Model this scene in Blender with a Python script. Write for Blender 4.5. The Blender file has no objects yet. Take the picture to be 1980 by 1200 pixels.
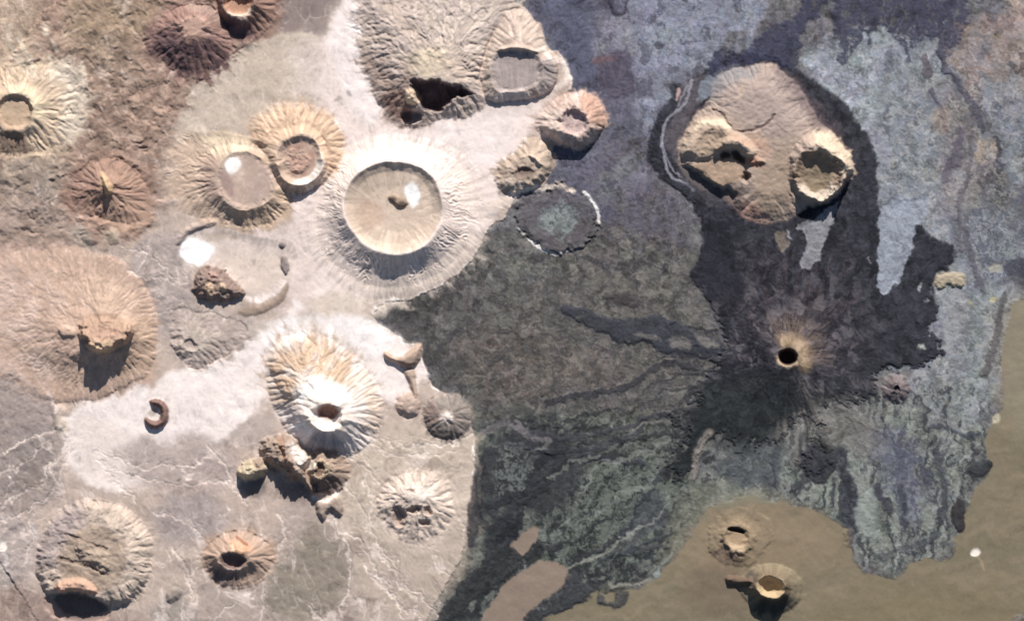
# Volcanic field seen from straight above. All plan data are in plan units
# (1 unit = 8 m, x to the east, y to the south); S turns them into scene units of 100 m.
import bpy, math, os
import numpy as np
S = 0.08
D = 1.5                                   # terrain sample spacing in plan units
X0, X1, Y0, Y1 = -60.0, 2040.0, -54.0, 1254.0
SUN_EL, SUN_AZ = math.radians(36.0), math.atan2(0.17, 1.0)   # azimuth east of north
rng = np.random.default_rng(7)
f4 = np.float32
xs = np.arange(X0, X1 + .01, D, dtype=f4); ys = np.arange(Y0, Y1 + .01, D, dtype=f4)
NX, NY = len(xs), len(ys)
X, Y = np.meshgrid(xs, ys)

# ------------------------------------------------------------------ noise
def perlin(x, y, seed):
    r = np.random.default_rng(seed)
    p = r.permutation(256).astype(np.int32); p = np.concatenate([p, p])
    a = r.random(256) * 2 * np.pi
    gx, gy = np.cos(a).astype(f4), np.sin(a).astype(f4)
    xf, yf = np.floor(x), np.floor(y)
    xi, yi = xf.astype(np.int32) & 255, yf.astype(np.int32) & 255
    x, y = (x - xf).astype(f4), (y - yf).astype(f4)
    u, v = x*x*x*(x*(x*6-15)+10), y*y*y*(y*(y*6-15)+10)
    x2, y2 = (xi + 1) & 255, (yi + 1) & 255
    pa, pb = p[xi], p[x2]
    def g(h, dx, dy): return gx[h]*dx + gy[h]*dy
    n00, n10 = g(p[pa+yi], x, y), g(p[pb+yi], x-1, y)
    n01, n11 = g(p[pa+y2], x, y-1), g(p[pb+y2], x-1, y-1)
    a = n00 + u*(n10-n00); b = n01 + u*(n11-n01)
    return (a + v*(b-a)) * f4(1.5)
def fbm(x, y, sc, octs=5, seed=1, gain=.5):
    o = np.zeros(np.broadcast(x, y).shape, f4); a = 1.0; t = 0.0; f = 1.0/sc
    for k in range(octs):
        o += f4(a) * perlin(x*f4(f) + 13.7*k, y*f4(f) + 7.3*k, seed*31+k); t += a; a *= gain; f *= 2.03
    return o
def ridged(x, y, sc, octs=4, seed=1):
    o = np.zeros(x.shape, f4); a = .5; f = 1.0/sc
    for k in range(octs):
        o += f4(a) * (1 - 2*np.abs(perlin(x*f4(f) + 3.7*k, y*f4(f) + 9.3*k, seed*37+k))); a *= .5; f *= 2.03
    return o
def sstep(a, b, v):
    t = np.clip((v - a) / (b - a), 0, 1); return t*t*(3-2*t)
def blur(A, n=1):
    for _ in range(n):
        A = (np.pad(A, ((1, 1), (0, 0)), 'edge')); A = .25*A[:-2] + .5*A[1:-1] + .25*A[2:]
        A = (np.pad(A, ((0, 0), (1, 1)), 'edge')); A = .25*A[:, :-2] + .5*A[:, 1:-1] + .25*A[:, 2:]
    return A
def lic(pot, noise, steps, smooth=5):   # smear a noise along the fall lines of a surface
    gy, gx = np.gradient(blur(pot, smooth)); L = np.hypot(gx, gy) + f4(1e-7); gx, gy = (gx/L).ravel(), (gy/L).ravel()
    nf = noise.ravel(); acc = np.zeros_like(nf); tot = 0.
    jj, ii = np.meshgrid(np.arange(NY, dtype=f4), np.arange(NX, dtype=f4), indexing='ij')
    for sg in (1., -1.):
        px, py = ii.ravel().copy(), jj.ravel().copy()
        for k in range(steps):
            i = np.clip(py + .5, 0, NY-1).astype(np.int32)*NX + np.clip(px + .5, 0, NX-1).astype(np.int32)
            w = 1 - k/steps; acc += nf[i]*f4(w); tot += w
            px += f4(sg)*gx[i]; py += f4(sg)*gy[i]
    acc = (acc/f4(tot)).reshape(NY, NX); return (acc - acc.mean())/acc.std()
WX, WY = fbm(X, Y, 46, 5, 3), fbm(X, Y, 46, 5, 4)            # shared warp fields, about -1..1
VX, VY = fbm(X, Y, 13, 4, 5), fbm(X, Y, 13, 4, 6)
N_BIG, N_MID, N_FINE = fbm(X, Y, 170, 4, 8), fbm(X, Y, 34, 5, 9), fbm(X, Y, 7, 3, 10)

# ------------------------------------------------------------------ fields
H = np.zeros((NY, NX), f4)               # height, plan units
TILT = (28 - .028*Y).astype(f4)          # the land falls gently to the south
C = np.zeros((NY, NX, 3), f4)            # albedo
EW = np.zeros((NY, NX), f4)              # how far rain can carve
LAVA = np.zeros((NY, NX), f4)            # how rough the surface is
LAB = np.zeros((NY, NX), np.int32)       # which mesh each cell belongs to
KW = (1.20, 1.18, 1.20)
def col(c):                              # albedo that looks like the sRGB colour c on level sunlit ground
    o = []
    for v, k in zip(c, KW):
        v = v/255.0
        l = v/12.92 if v <= .04045 else ((v+.055)/1.055)**2.4
        o.append(min(l/k, .93))
    return np.array(o, f4)
def box(pts, m):
    p = np.asarray(pts, float)
    a, b = p.min(0) - m, p.max(0) + m
    i0, i1 = max(0, int((a[0]-X0)/D)), min(NX, int((b[0]-X0)/D)+2)
    j0, j1 = max(0, int((a[1]-Y0)/D)), min(NY, int((b[1]-Y0)/D)+2)
    return slice(j0, max(j1, j0)), slice(i0, max(i1, i0))
def smooth_poly(pts, n=2, closed=True):  # corner cutting
    p = np.asarray(pts, float)
    for _ in range(n):
        q = np.roll(p, -1, 0) if closed else p[1:]
        a = p if closed else p[:-1]
        c = np.empty((2*len(a), 2)); c[0::2] = .75*a+.25*q; c[1::2] = .25*a+.75*q
        p = c if closed else np.vstack([p[:1], c, p[-1:]])
    return p
def seg_d2(px, py, a, b):
    ex, ey = f4(b[0]-a[0]), f4(b[1]-a[1]); L = ex*ex+ey*ey + f4(1e-9)
    wx, wy = px-f4(a[0]), py-f4(a[1])
    t = np.clip((wx*ex+wy*ey)/L, 0, 1)
    return (wx-ex*t)**2 + (wy-ey*t)**2
def sdf(pts, s, wa=0., va=0., sm=1):     # >0 inside
    p = smooth_poly(pts, sm) if sm else np.asarray(pts, float)
    px, py = X[s] + f4(wa)*WX[s] + f4(va)*VX[s], Y[s] + f4(wa)*WY[s] + f4(va)*VY[s]
    d2 = np.full(px.shape, 1e9, f4); ins = np.zeros(px.shape, bool)
    for a, b in zip(p, np.roll(p, -1, 0)):
        np.minimum(d2, seg_d2(px, py, a, b), out=d2)
        if a[1] != b[1]:
            c = ((a[1] > py) != (b[1] > py))
            ins ^= c & (px < f4((b[0]-a[0])/(b[1]-a[1]))*(py-f4(a[1])) + f4(a[0]))
    d = np.sqrt(d2); return np.where(ins, d, -d)
def ell(c, rx, ry=None, rot=0, n=20):
    ry = ry or rx; t = np.linspace(0, 2*np.pi, n, endpoint=False); r = math.radians(rot)
    x, y = rx*np.cos(t), ry*np.sin(t)
    return [(c[0]+a*math.cos(r)-b*math.sin(r), c[1]+a*math.sin(r)+b*math.cos(r)) for a, b in zip(x, y)]
def lay(s, m, c, op=1.):
    m = (m*f4(op))[..., None]; C[s] += m*(col(c) - C[s])
def paint(pts, c, op=1., soft=8, wa=8, va=2, sm=1, tex=None):
    s = box(pts, soft + 1.6*(wa+va)); d = sdf(pts, s, wa, va, sm)
    m = sstep(-soft, soft, d)
    if tex is not None: m = m*np.clip(tex[s], 0, 1)
    lay(s, m, c, op); return s, m
def stroke_m(pts, w, soft=2, wa=3, va=1.5, sm=2, taper=False):
    p = smooth_poly(pts, sm, False); s = box(p, w+soft+1.6*(wa+va))
    px, py = X[s] + f4(wa)*WX[s] + f4(va)*VX[s], Y[s] + f4(wa)*WY[s] + f4(va)*VY[s]
    d = np.full(px.shape, -1e9, f4); n = len(p)-1
    for k in range(n):
        ww = w*(1-.75*k/n) if taper else w
        np.maximum(d, ww - np.sqrt(seg_d2(px, py, p[k], p[k+1])), out=d)
    return s, sstep(-soft, soft, d)
def stroke(pts, w, c, op=1., soft=2, wa=3, va=1.5, dz=0, taper=False):
    s, m = stroke_m(pts, w, soft, wa, va, taper=taper); lay(s, m, c, op)
    if dz: H[s] += f4(dz)*m
    return s, m
def hill(pts, h, w, wa=3, va=1.5, rough=0., pw=1., sm=1):   # a raised (or sunken) shape with sides w wide
    s = box(pts, 1.6*(wa+va)+2); d = sdf(pts, s, wa, va, sm)
    t = np.clip(d/w, 0, 1)**pw; t = t*(1.5-.5*t*t) if pw == 1 else t
    H[s] += f4(h)*t + f4(rough)*sstep(0, w, d)*(N_MID[s] + .6*VX[s] + .4*N_FINE[s]); return s, d

# ------------------------------------------------------------------ things
THINGS, PARTS = [], [None]               # PARTS[k] = (thing index or None, mesh name, material)
def thing(name, label, cat, c, group=None):
    THINGS.append(dict(name=name, label=label, cat=cat, c=c, group=group, own=None)); return len(THINGS)-1
def new_part(t, name, mat, label=None):
    PARTS.append((t, name, mat, label)); return len(PARTS)-1
def ground_part(name, mat): return new_part(None, name, mat)
def claim(pid, s, m): LAB[s][m] = pid
def part(t, name, pts, mat='ash', wa=0, va=0, label=None, sm=1):
    s = box(pts, 2+1.6*(wa+va)); d = sdf(pts, s, wa, va, sm); claim(new_part(t, name, mat, label), s, d > 0)
def polar(c, spec):                      # radius by angle from (rx, ry, rot) or a point list
    th = np.linspace(-np.pi, np.pi, 721)
    if isinstance(spec, (int, float)): spec = (spec, spec, 0)
    pts = ell(c, *spec, n=72) if isinstance(spec, tuple) else smooth_poly(spec, 2)
    p = np.asarray(pts, float) - c; a, r = np.arctan2(p[:, 1], p[:, 0]), np.hypot(p[:, 0], p[:, 1])
    o = np.argsort(a); return th, np.interp(th, a[o], r[o], period=2*np.pi)
class Cone: pass
CONES = []
def level(pts, z, soft=3, wa=2, va=1.5):     # cut or fill to one height above the falling land
    s = box(pts, soft+1.6*(wa+va)+2); d = sdf(pts, s, wa, va); m = sstep(-soft, soft, d); H[s] = H[s]*(1-m) + (TILT[s] + f4(z))*m; return s, d
def cone(c, rim, out, prof, wob=2., rills=(), hs=.82, tilt=(0, 0), rough=.6, eros=1., over=True, base=0., seed=0, cut=1.35):
    """crater rim and foot as plan curves; prof = (u, height): u 0..1 crater, 1..2 flank"""
    th, Ri = polar(c, rim); _, Ro = polar(c, out)
    R = Ro.max()*1.1+10; s = box([(c[0]-R, c[1]-R), (c[0]+R, c[1]+R)], 0)
    dx, dy = X[s]-f4(c[0]), Y[s]-f4(c[1])
    wob *= 1.7; wx, wy = dx + f4(wob)*(WX[s]+.5*VX[s]), dy + f4(wob)*(WY[s]+.5*VY[s])
    r, t = np.hypot(wx, wy), np.arctan2(wy, wx)
    ri, ro = np.interp(t, th, Ri).astype(f4), np.interp(t, th, Ro).astype(f4)
    u = np.where(r < ri, r/ri, 1 + (r-ri)/np.maximum(ro-ri, 4))
    uu = np.linspace(0, 2.2, 441); pz = np.interp(uu, [a for a, _ in prof], [b for _, b in prof])
    k = np.ones(9)/9; pz = np.convolve(np.pad(pz, 4, 'edge'), k, 'valid')
    z = np.interp(u, uu, pz).astype(f4)
    R0 = float(np.mean(Ri)); R1 = float(np.mean(Ro))
    for n, amp, u0, u1 in rills:
        ph = t*f4(n/(2*np.pi)) + f4(.02*n)*fbm(dx*f4(1/R1), dy*f4(1/R1), .55, 3, 60+seed) + f4(.012*n)*fbm(dx, dy, 26., 3, 90+seed)
        k = np.floor(ph)
        am = (.6 + .4*np.sin(k*12.9898 + seed)*np.cos(k*4.1))*np.clip(.85 + .7*N_BIG[s] + .6*N_MID[s], .4, 1.4)
        u1 = u1 - .12 + .22*np.sin(k*7.31 + seed*2) + .25*N_MID[s]
        tri = np.abs(((ph - k)*2) - 1)                       # 0 on the crest, 1 in the gully
        env = sstep(u0, u0+.18, u)*(1-sstep(u1-.4, u1+.05, u))
        z -= f4(.62*amp)*env*tri**f4(1.3)*am.astype(f4)
    ct, st_ = np.cos(t), np.sin(t)
    z *= 1 + (.16*fbm(ct*1.3 + 9.1*seed, st_*1.3 + r*f4(.004), 1., 2, 130+seed))*np.exp(-((u-1.08)/.3)**2)      # uneven rim
    z += f4(rough)*(N_MID[s] + .5*VX[s])*sstep(2, 1.6, u)
    z *= f4(hs)
    z += (f4(tilt[0])*dx/R0 + f4(tilt[1])*dy/R0)*sstep(1.9, 1.1, u)
    w = sstep(2., cut, u) if over else f4(0)
    H[s] = H[s]*(1-w) + (TILT[s] + f4(base))*w + z*(w if over and abs(prof[-1][1]) > 1 else f4(1))
    inside = sstep(2.05, 1.85, u)
    EW[s] = EW[s]*(1-inside) + f4(eros)*inside*sstep(.55, .95, u)
    o = Cone(); f_ = f4(R1/8.); o.sn = fbm(ct*f_ + .3*VX[s], st_*f_ + r*f4(.012), 1., 4, 160+seed); CONES.append(o); o.uc = u + (.19*o.sn + .12*N_MID[s])*sstep(1.25, 1.9, u) + .03*VX[s]
    o.s, o.u, o.t, o.c, o.r = s, u, t, c, r; return o
def band(k, u0, u1, c, op=1., soft=.06, tex=None, ang=None):
    if u1 > 1.75: soft = max(soft, .17)
    m = sstep(u0-soft, u0+soft, k.uc)*(1-sstep(u1-soft, u1+soft, k.uc)) if u0 > 0 else (1-sstep(u1-soft, u1+soft, k.uc))
    if tex is not None: m = m*np.clip(tex[k.s], 0, 1)
    if ang:                                # only towards a heading (degrees, 0 east, 90 south), half width
        da = np.abs((k.t - math.radians(ang[0]) + np.pi) % (2*np.pi) - np.pi); m = m*(1-sstep(math.radians(ang[1]*.6), math.radians(ang[1]), da))
    lay(k.s, m, c, op)
def claim_cone(k, t, spec):              # spec: (part name, u0, u1, material[, label])
    for q in spec:
        claim(new_part(t, q[0], q[3] if len(q) > 3 else 'ash', q[4] if len(q) > 4 else None), k.s, (k.u >= q[1]) & (k.u < q[2]))

# ------------------------------------------------------------------ ground colours
G_LAVA, G_ASH, G_PLAIN = ground_part('lava_field', 'lava'), ground_part('ash_plain', 'ash'), ground_part('desert_plain', 'ash')
LAB[:] = G_LAVA; LAVA[:] = 1.0
C[:] = col((108, 106, 108))
dxv, dyv = X - 1522, Y - 690
RV, TV = np.hypot(dxv, dyv), np.arctan2(dyv, dxv)
STK = fbm(np.cos(TV)*16 + RV*.004 + .25*WX, np.sin(TV)*16 - RV*.005 + .25*WY, 1.0, 5, 21)      # streaks away from the black vent
STF = fbm(np.cos(TV)*40 + RV*.02, np.sin(TV)*40 - RV*.02, 1.0, 4, 22)
ca, sa = math.cos(math.radians(140)), math.sin(math.radians(140))
AL, AC = X*ca + Y*sa, -X*sa + Y*ca
SWIRL = fbm(AL/110 + .7*WX, AC/17 + 1.5*WY + 1.2*N_BIG, 1.0, 5, 23)                             # ropey flow lines, south-west
NSL = fbm(X/15 + 1.3*WX + .25*VX, Y/95 + .6*WY, 1.0, 5, 24)                                     # ropey flow lines, north-south
EWL = fbm(X/120 + .8*WX, (Y - .12*X)/17 + 1.5*WY, 1.0, 5, 25)
BLOT = fbm(X + 22*WX, Y + 22*WY, 38, 6, 26, .6)
BLOT2 = fbm(X + 12*VX, Y + 12*VY, 16, 5, 27, .62)

WN = blur(rng.standard_normal((NY, NX)).astype(f4), 1)
FLO = lic(RV + 55*N_BIG + 26*WX + 6*VX, WN, 26, 2)                    # turbulent lava streaks away from the vent
FL2 = lic(X*.35 + Y + 90*N_BIG + 30*WX, WN, 22, 3)                   # and down the old flow field
sw_ = AL + 46*WX + 70*N_BIG + 8*VX
FL3 = lic(sw_, WN, 34, 2)                                            # strands of the ropey lava
CHN = lic(.45*X + Y + 60*N_BIG + 17*WX, WN, 46, 3)             # braided washes on the ash
# older lava, broad tones
paint([(960,-60),(1360,-60),(1340,130),(1270,240),(1250,330),(1330,420),(1100,420),(1040,300),(1020,60)], (110,109,121), 1, 30, 20)
paint([(1190,-60),(1480,-60),(1470,50),(1380,110),(1320,150),(1290,200),(1250,290),(1260,350),(1230,300),(1240,200),(1225,90)], (150,153,167), .95, 26, 26, 8)
paint([(1130,40),(1225,20),(1235,90),(1215,100),(1190,95),(1150,110),(1135,80)], (152,149,160), .75, 12, 12, 6)
paint([(1020,60),(1100,30),(1150,100),(1160,180),(1110,170),(1080,100)], (106,108,126), .7, 20, 14)
paint([(1175,280),(1260,240),(1300,340),(1290,400),(1200,400),(1130,360)], (106,100,106), .8, 26, 20)
paint([(1165,330),(1200,300),(1250,310),(1240,350),(1190,380),(1160,370)], (135,136,142), .6, 14, 16, 6)
paint([(720,600),(880,535),(950,440),(1150,440),(1340,430),(1350,560),(1400,680),(1340,780),(1290,850),(930,850),(820,680)], (110,107,105), 1, 26, 20, 5)
paint([(960,500),(1030,440),(1090,490),(1060,540),(1000,560),(930,570)], (124,125,122), .6, 20, 18, 8)
paint([(1160,390),(1340,400),(1345,500),(1270,490),(1180,450)], (100,96,104), .75, 24, 18, 6)
paint([(1050,520),(1160,480),(1280,520),(1330,600),(1200,640),(1080,600)], (122,118,111), .4, 26, 22, 8)
paint([(880,650),(1000,620),(1180,700),(1250,690),(1220,740),(1060,760),(950,780),(880,720)], (122,110,102), .6, 24, 18, 6)
paint([(880,800),(1330,800),(1340,900),(1380,960),(1340,1040),(1260,1120),(1100,1180),(820,1210),(915,950)], (90,93,90), 1, 24, 18, 5)  # this lower lava tone also carries the falloff of light southwards
paint([(1380,900),(1700,760),(1930,720),(1900,850),(1850,1050),(1700,1120),(1620,1000),(1440,960),(1370,960)], (124,127,124), 1, 26, 18, 5)
paint([(1540,130),(1600,60),(1830,60),(1850,260),(1880,400),(1990,420),(1990,560),(1940,760),(1850,740),(1690,760),(1690,330),(1640,210)], (150,154,160), 1, 24, 18, 6)
paint([(1820,40),(2040,20),(2040,240),(1900,200),(1840,120)], (158,142,136), .95, 22, 20, 6)
paint([(1800,150),(1880,190),(1900,330),(1880,420),(1820,420),(1812,260)], (144,134,132), .7, 20, 16, 8)
paint([(1890,160),(1990,140),(1990,360),(1940,340),(1935,250),(1900,220)], (140,146,154), .75, 14, 18, 8)
paint([(1890,260),(1920,265),(1928,285),(1926,315),(1905,322),(1880,318)], (176,160,148), .9, 4, 5, 3)
paint([(1935,-60),(2040,-60),(2040,90),(1975,70),(1950,40)], (190,172,160), .8, 10, 14, 6)
paint([(1850,560),(1940,560),(1930,740),(1900,840),(1780,800),(1800,680)], (146,150,152), .8, 20, 18, 6)
# mottling of the lava, strongest where it is youngest
mott = np.clip(1 + .30*BLOT + .20*BLOT2 + .07*N_FINE, .3, 1.9)
C *= mott[..., None]; HUE = fbm(X, Y, 14, 3, 71); HU2 = fbm(X, Y, 60, 3, 72)
C[..., 0] *= 1 + .05*HUE + .05*HU2; C[..., 2] *= 1 - .05*HUE + .08*HU2
tex_bl = sstep(-.02, .42, .55*BLOT2 + .8*BLOT); tex_b2 = sstep(.05, .45, .8*BLOT2 - .5*BLOT + .2*N_FINE)
paint([(960,-60),(1500,-60),(1320,200),(1260,330),(1330,560),(1000,560),(1040,300)], (92,90,104), .6, 20, 10, 3, tex=tex_bl)
paint([(700,560),(960,440),(1360,440),(1400,700),(1300,860),(900,860)], (70,67,68), .85, 20, 10, 3, tex=tex_bl)
paint([(700,560),(960,440),(1360,440),(1400,700),(1300,860),(900,860)], (138,133,126), .32, 20, 10, 3, tex=tex_b2)
paint([(1000,380),(1340,380),(1360,720),(1180,760),(960,640)], (128,123,114), .25, 20, 10, 3, tex=sstep(.1, .6, BLOT2*.6 - BLOT))
paint([(730,595),(790,582),(850,570),(830,620),(860,690),(900,760),(870,745),(820,690),(790,640)], (78,76,76), .7, 16, 12, 5)
paint([(1690,-60),(2040,-60),(2040,500),(1850,800),(1690,760)], (112,114,122), .6, 20, 10, 3, tex=tex_bl)
paint([(1690,100),(2040,100),(2040,500),(1850,800),(1690,760)], (166,162,156), .4, 20, 10, 3, tex=tex_b2)
paint([(1840,400),(2040,360),(2040,520),(1960,560),(1880,540),(1840,470)], (86,88,98), .85, 16, 14, 6, tex=sstep(-.12, .22, BLOT2 + .4*BLOT))
paint([(1930,500),(2040,490),(2040,565),(1960,556)], (70,70,80), .85, 6, 6, 3)
CL = fbm(X + 14*WX, Y + 14*WY, 30, 4, 75, .55); CL2 = fbm(X + 8*VX, Y + 8*VY, 11, 3, 76)
paint([(700,560),(960,430),(1360,430),(1400,700),(1330,860),(900,860)], (60,59,60), .6, 20, 10, 3, tex=sstep(.08, .6, CL + .5*CL2 - .1*FLO)); paint([(960,-60),(1500,-60),(1320,200),(1260,330),(1340,430),(960,430)], (76,74,88), .6, 20, 10, 3, tex=sstep(.28, .55, CL + .35*CL2))
paint([(860,560),(1100,520),(1400,560),(1420,700),(1340,860),(880,830)], (74,72,72), .6, 20, 10, 3, tex=sstep(.3, 1.4, FLO + .8*BLOT)); paint([(860,560),(1100,520),(1400,560),(1420,700),(1340,860),(880,830)], (138,134,128), .4, 20, 10, 3, tex=sstep(.5, 1.6, -FLO + .8*BLOT))
paint([(1040,-60),(1130,-60),(1150,40),(1150,110),(1160,190),(1120,190),(1090,90),(1050,40)], (92,94,112), .75, 16, 12, 5)
paint([(1690,60),(2000,60),(2000,560),(1850,800),(1690,760)], (104,106,112), .55, 20, 10, 3, tex=sstep(.25, .5, CL + .35*CL2))
# ropey lava to the south-west of the vent
SWP = [(915,800),(1330,800),(1400,900),(1370,960),(1340,1040),(1260,1130),(1100,1190),(810,1210),(915,950)]
paint(SWP, (52,55,56), .9, 16, 8, 2, tex=sstep(-.02, .28, SWIRL + .25*BLOT2))
paint(SWP, (116,120,114), .55, 16, 8, 2, tex=sstep(.18, .5, -SWIRL + .2*BLOT2))
paint(SWP, (46,48,52), .85, 16, 8, 2, tex=sstep(.35, 1.5, FL3 + .9*SWIRL)); paint(SWP, (134,138,132), .6, 16, 8, 2, tex=sstep(.75, 1.9, -FL3 + .5*BLOT2))
paint([(940,840),(1080,820),(1150,860),(1120,930),(1060,1000),(950,1010),(925,900)], (58,59,64), .85, 20, 16, 6)
paint([(960,880),(1010,850),(1040,900),(1010,960),(960,960)], (112,116,114), .7, 12, 16, 7, tex=sstep(-.3, .2, BLOT2))
paint([(1120,910),(1160,890),(1250,910),(1300,880),(1330,900),(1320,960),(1260,1000),(1180,1040),(1120,1080),(1080,1060),(1110,990)], (112,117,110), .6, 16, 14, 5, tex=sstep(-.35, .3, BLOT2 - .5*SWIRL))
paint([(1250,950),(1290,960),(1290,1010),(1240,1040),(1190,1060),(1220,1000)], (80,82,88), .75, 12, 12, 4)
paint([(940,1000),(1000,990),(1005,1050),(985,1080),(930,1100)], (50,52,58), .9, 8, 8, 3)
for pts, w, c, op in (
    ([(1340,790),(1270,800),(1200,830),(1140,840),(1080,845),(1020,835)], 5, (72,72,78), .85),
    ([(1240,830),(1180,862),(1110,870),(1030,872)], 6, (70,72,78), .8), ([(1330,800),(1250,820),(1190,835)], 2, (148,144,140), .6),
    ([(1120,880),(1180,890),(1240,892)], 5, (66,70,78), .8), ([(1160,890),(1190,896)], 3, (150,150,150), .6),
    ([(930,840),(980,812),(1000,820),(1020,845),(1060,850)], 6, (132,126,130), .6), ([(970,865),(1000,862),(1050,870),(1080,880)], 4, (64,66,74), .8),
    ([(1240,1020),(1200,1040),(1180,1070),(1130,1080),(1090,1100)], 2.5, (160,160,152), .7), ([(1210,1030),(1180,1055),(1150,1070)], 2, (70,72,78), .8),
    ([(1330,1000),(1290,1040),(1210,1062),(1150,1090)], 3, (72,76,82), .7), ([(1290,1100),(1260,1128),(1180,1130)], 3, (156,154,144), .7),
    ([(1335,940),(1337,1000)], 2, (74,74,84), .8), ([(1310,1040),(1290,1085),(1265,1110)], 3, (144,150,150), .6),
    ([(1230,1065),(1260,1060),(1290,1055)], 4, (82,82,88), .7), ([(1100,1110),(1110,1130),(1090,1150)], 3, (156,156,150), .6)):
    stroke(pts, w, c, op, 2.5, 7, 2.5, dz=1.2 if sum(c) < 300 else -.3)
for pts, w, c, op in (([(1350,745),(1280,770),(1200,792),(1120,812),(1040,822),(990,818)], 3, (66,66,68), .8), ([(1330,832),(1260,850),(1190,850),(1120,852)], 5, (54,56,60), .8), ([(1220,880),(1150,880),(1080,905),(1040,950),(1000,982)], 7, (50,52,56), .8),
    ([(1180,1000),(1120,1030),(1080,1060),(1040,1060)], 5, (52,54,58), .8), ([(1290,905),(1250,960),(1220,1020),(1170,1060),(1100,1085)], 4, (58,60,66), .8), ([(1090,860),(1050,890),(1020,940),(960,975)], 9, (52,53,58), .85), ([(1010,1000),(970,1040),(940,1090),(900,1140)], 10, (44,46,50), .85),
    ([(1300,860),(1220,880),(1150,905),(1120,950)], 3.5, (138,140,134), .6), ([(1150,1000),(1190,960),(1260,940)], 4, (140,144,138), .6), ([(946,1084),(985,1086),(1004,1100)], 4, (152,158,158), .7), ([(940,860),(1000,875),(1060,860)], 3, (120,120,118), .6), ([(1060,930),(1100,900),(1160,880)], 3, (128,130,126), .6),
    ([(930,900),(925,960),(935,1010)], 7, (48,49,54), .85), ([(1080,1000),(1060,1040),(1075,1075)], 5, (56,58,62), .7), ([(1300,960),(1260,1010),(1200,1040)], 3, (150,152,146), .5), ([(1000,640),(960,700),(900,720)], 5, (84,80,80), .5), ([(1150,640),(1060,650),(980,640)], 4, (88,84,82), .5), ([(900,620),(860,660),(850,700)], 8, (72,70,72), .6)):
    stroke(pts, w, c, op, 1.6, 12, 5, dz=.8 if sum(c) < 300 else -.2)
# lava to the south-east: flow lines run north-south
SEP = [(1400,760),(1700,730),(1900,740),(1915,840),(1860,1060),(1750,1110),(1660,1090),(1640,1000),(1440,960),(1380,930)]
paint(SEP, (58,60,66), .85, 16, 8, 3, tex=sstep(.04, .34, NSL + .25*BLOT2))
paint(SEP, (152,154,148), .5, 16, 8, 3, tex=sstep(.2, .5, -NSL + .2*BLOT2))
paint(SEP, (54,56,62), .7, 16, 8, 3, tex=sstep(.7, 1.7, FLO + .6*NSL)); paint(SEP, (158,158,152), .5, 16, 8, 3, tex=sstep(.8, 1.9, -FLO + .5*BLOT2))
paint([(1640,830),(1760,820),(1800,950),(1760,1040),(1700,900)], (104,104,122), .6, 20, 16, 5)
paint([(1660,940),(1700,940),(1690,1010),(1700,1040),(1660,1040)], (146,152,148), .75, 10, 8, 4)
for pts, w, c, op in (([(1600,860),(1640,920),(1650,980),(1640,1040)], 11, (68,70,78), .85), ([(1745,940),(1750,1020)], 6, (64,66,76), .85),
    ([(1815,860),(1825,940),(1820,1000)], 8, (72,74,82), .8), ([(1700,945),(1715,985)], 10, (70,70,80), .85), ([(1590,800),(1600,850)], 9, (74,72,82), .8),
    ([(1610,925),(1608,970)], 5, (76,76,84), .85), ([(1800,825),(1850,832),(1890,842)], 5, (74,76,86), .7), ([(1500,900),(1498,945)], 12, (82,84,90), .85),
    ([(1700,1070),(1790,1050),(1810,1040)], 5, (86,88,94), .6), ([(1635,1030),(1640,1050)], 5, (84,78,78), .8)):
    stroke(pts, w, c, op, 4, 8, 4, dz=1)

# the ash plain
ASH = [(-90,-90),(985,-90),(988,0),(1008,12),(1030,30),(1047,52),(1052,78),(1064,98),(1085,98),(1096,128),(1106,150),(1110,166),(1090,190),(1075,250),(1070,300),(1060,345),
    (1050,362),(1000,375),(990,398),(978,425),(948,432),(935,470),(915,502),(880,535),(830,565),(780,580),(735,590),(718,608),(735,630),(768,640),(775,665),(800,660),(818,668),
    (815,700),(830,740),(870,762),(908,790),(914,830),(917,880),(920,950),(913,990),(903,1030),(897,1060),(884,1090),(868,1120),(848,1160),(822,1205),(800,1290),(-90,1290)]
sA = (slice(None), slice(None)); dA = sdf(ASH, sA, 4, 2.2); mA = sstep(-1.6, 1.6, dA)
C = C*(1-mA[..., None]) + mA[..., None]*col((196,178,166)); LAVA *= 1-mA; EW = .45*mA
claim(G_ASH, sA, dA > 0)
H += mA*(30 - .028*Y + 2.2*N_BIG + .55*N_MID) + (1-mA)*(26 - .028*Y + 1.5*N_BIG)
H -= mA*sstep(30, 0, dA)*2
def ash(pts, c, op=1., soft=20, wa=14, va=3, tex=None): return paint(pts, c, op, soft, wa, va, tex=tex)
ash([(-90,-90),(640,-90),(620,60),(540,80),(480,80),(380,170),(320,260),(320,420),(240,470),(-90,500)], (164,139,125), 1, 24)
ash([(120,-90),(320,-90),(300,40),(270,90),(200,110),(120,90)], (165,144,122), .9, 24)
ash([(-90,-90),(60,-90),(80,60),(60,170),(-90,190)], (204,182,160), .7, 30)
ash([(120,80),(250,60),(290,150),(200,180),(150,140)], (150,132,116), .6, 24)
ash([(170,180),(280,170),(250,250),(180,290),(160,250)], (146,125,112), .6, 20)
ash([(0,290),(110,270),(140,340),(110,430),(0,440)], (158,146,134), .8, 24)
ash([(-90,380),(60,360),(140,420),(160,470),(40,480),(-90,470)], (178,158,146), .8, 20)
ash([(-90,470),(200,480),(300,560),(310,680),(280,750),(180,790),(-90,720)], (200,172,156), 1, 7, 10)
ash([(560,-90),(690,-90),(650,30),(615,78),(580,80),(535,70)], (150,136,132), .9, 12)
ash([(500,70),(640,60),(640,200),(560,210),(440,300),(330,300),(355,190),(425,125)], (207,191,175), 1, 5, 8)
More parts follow.
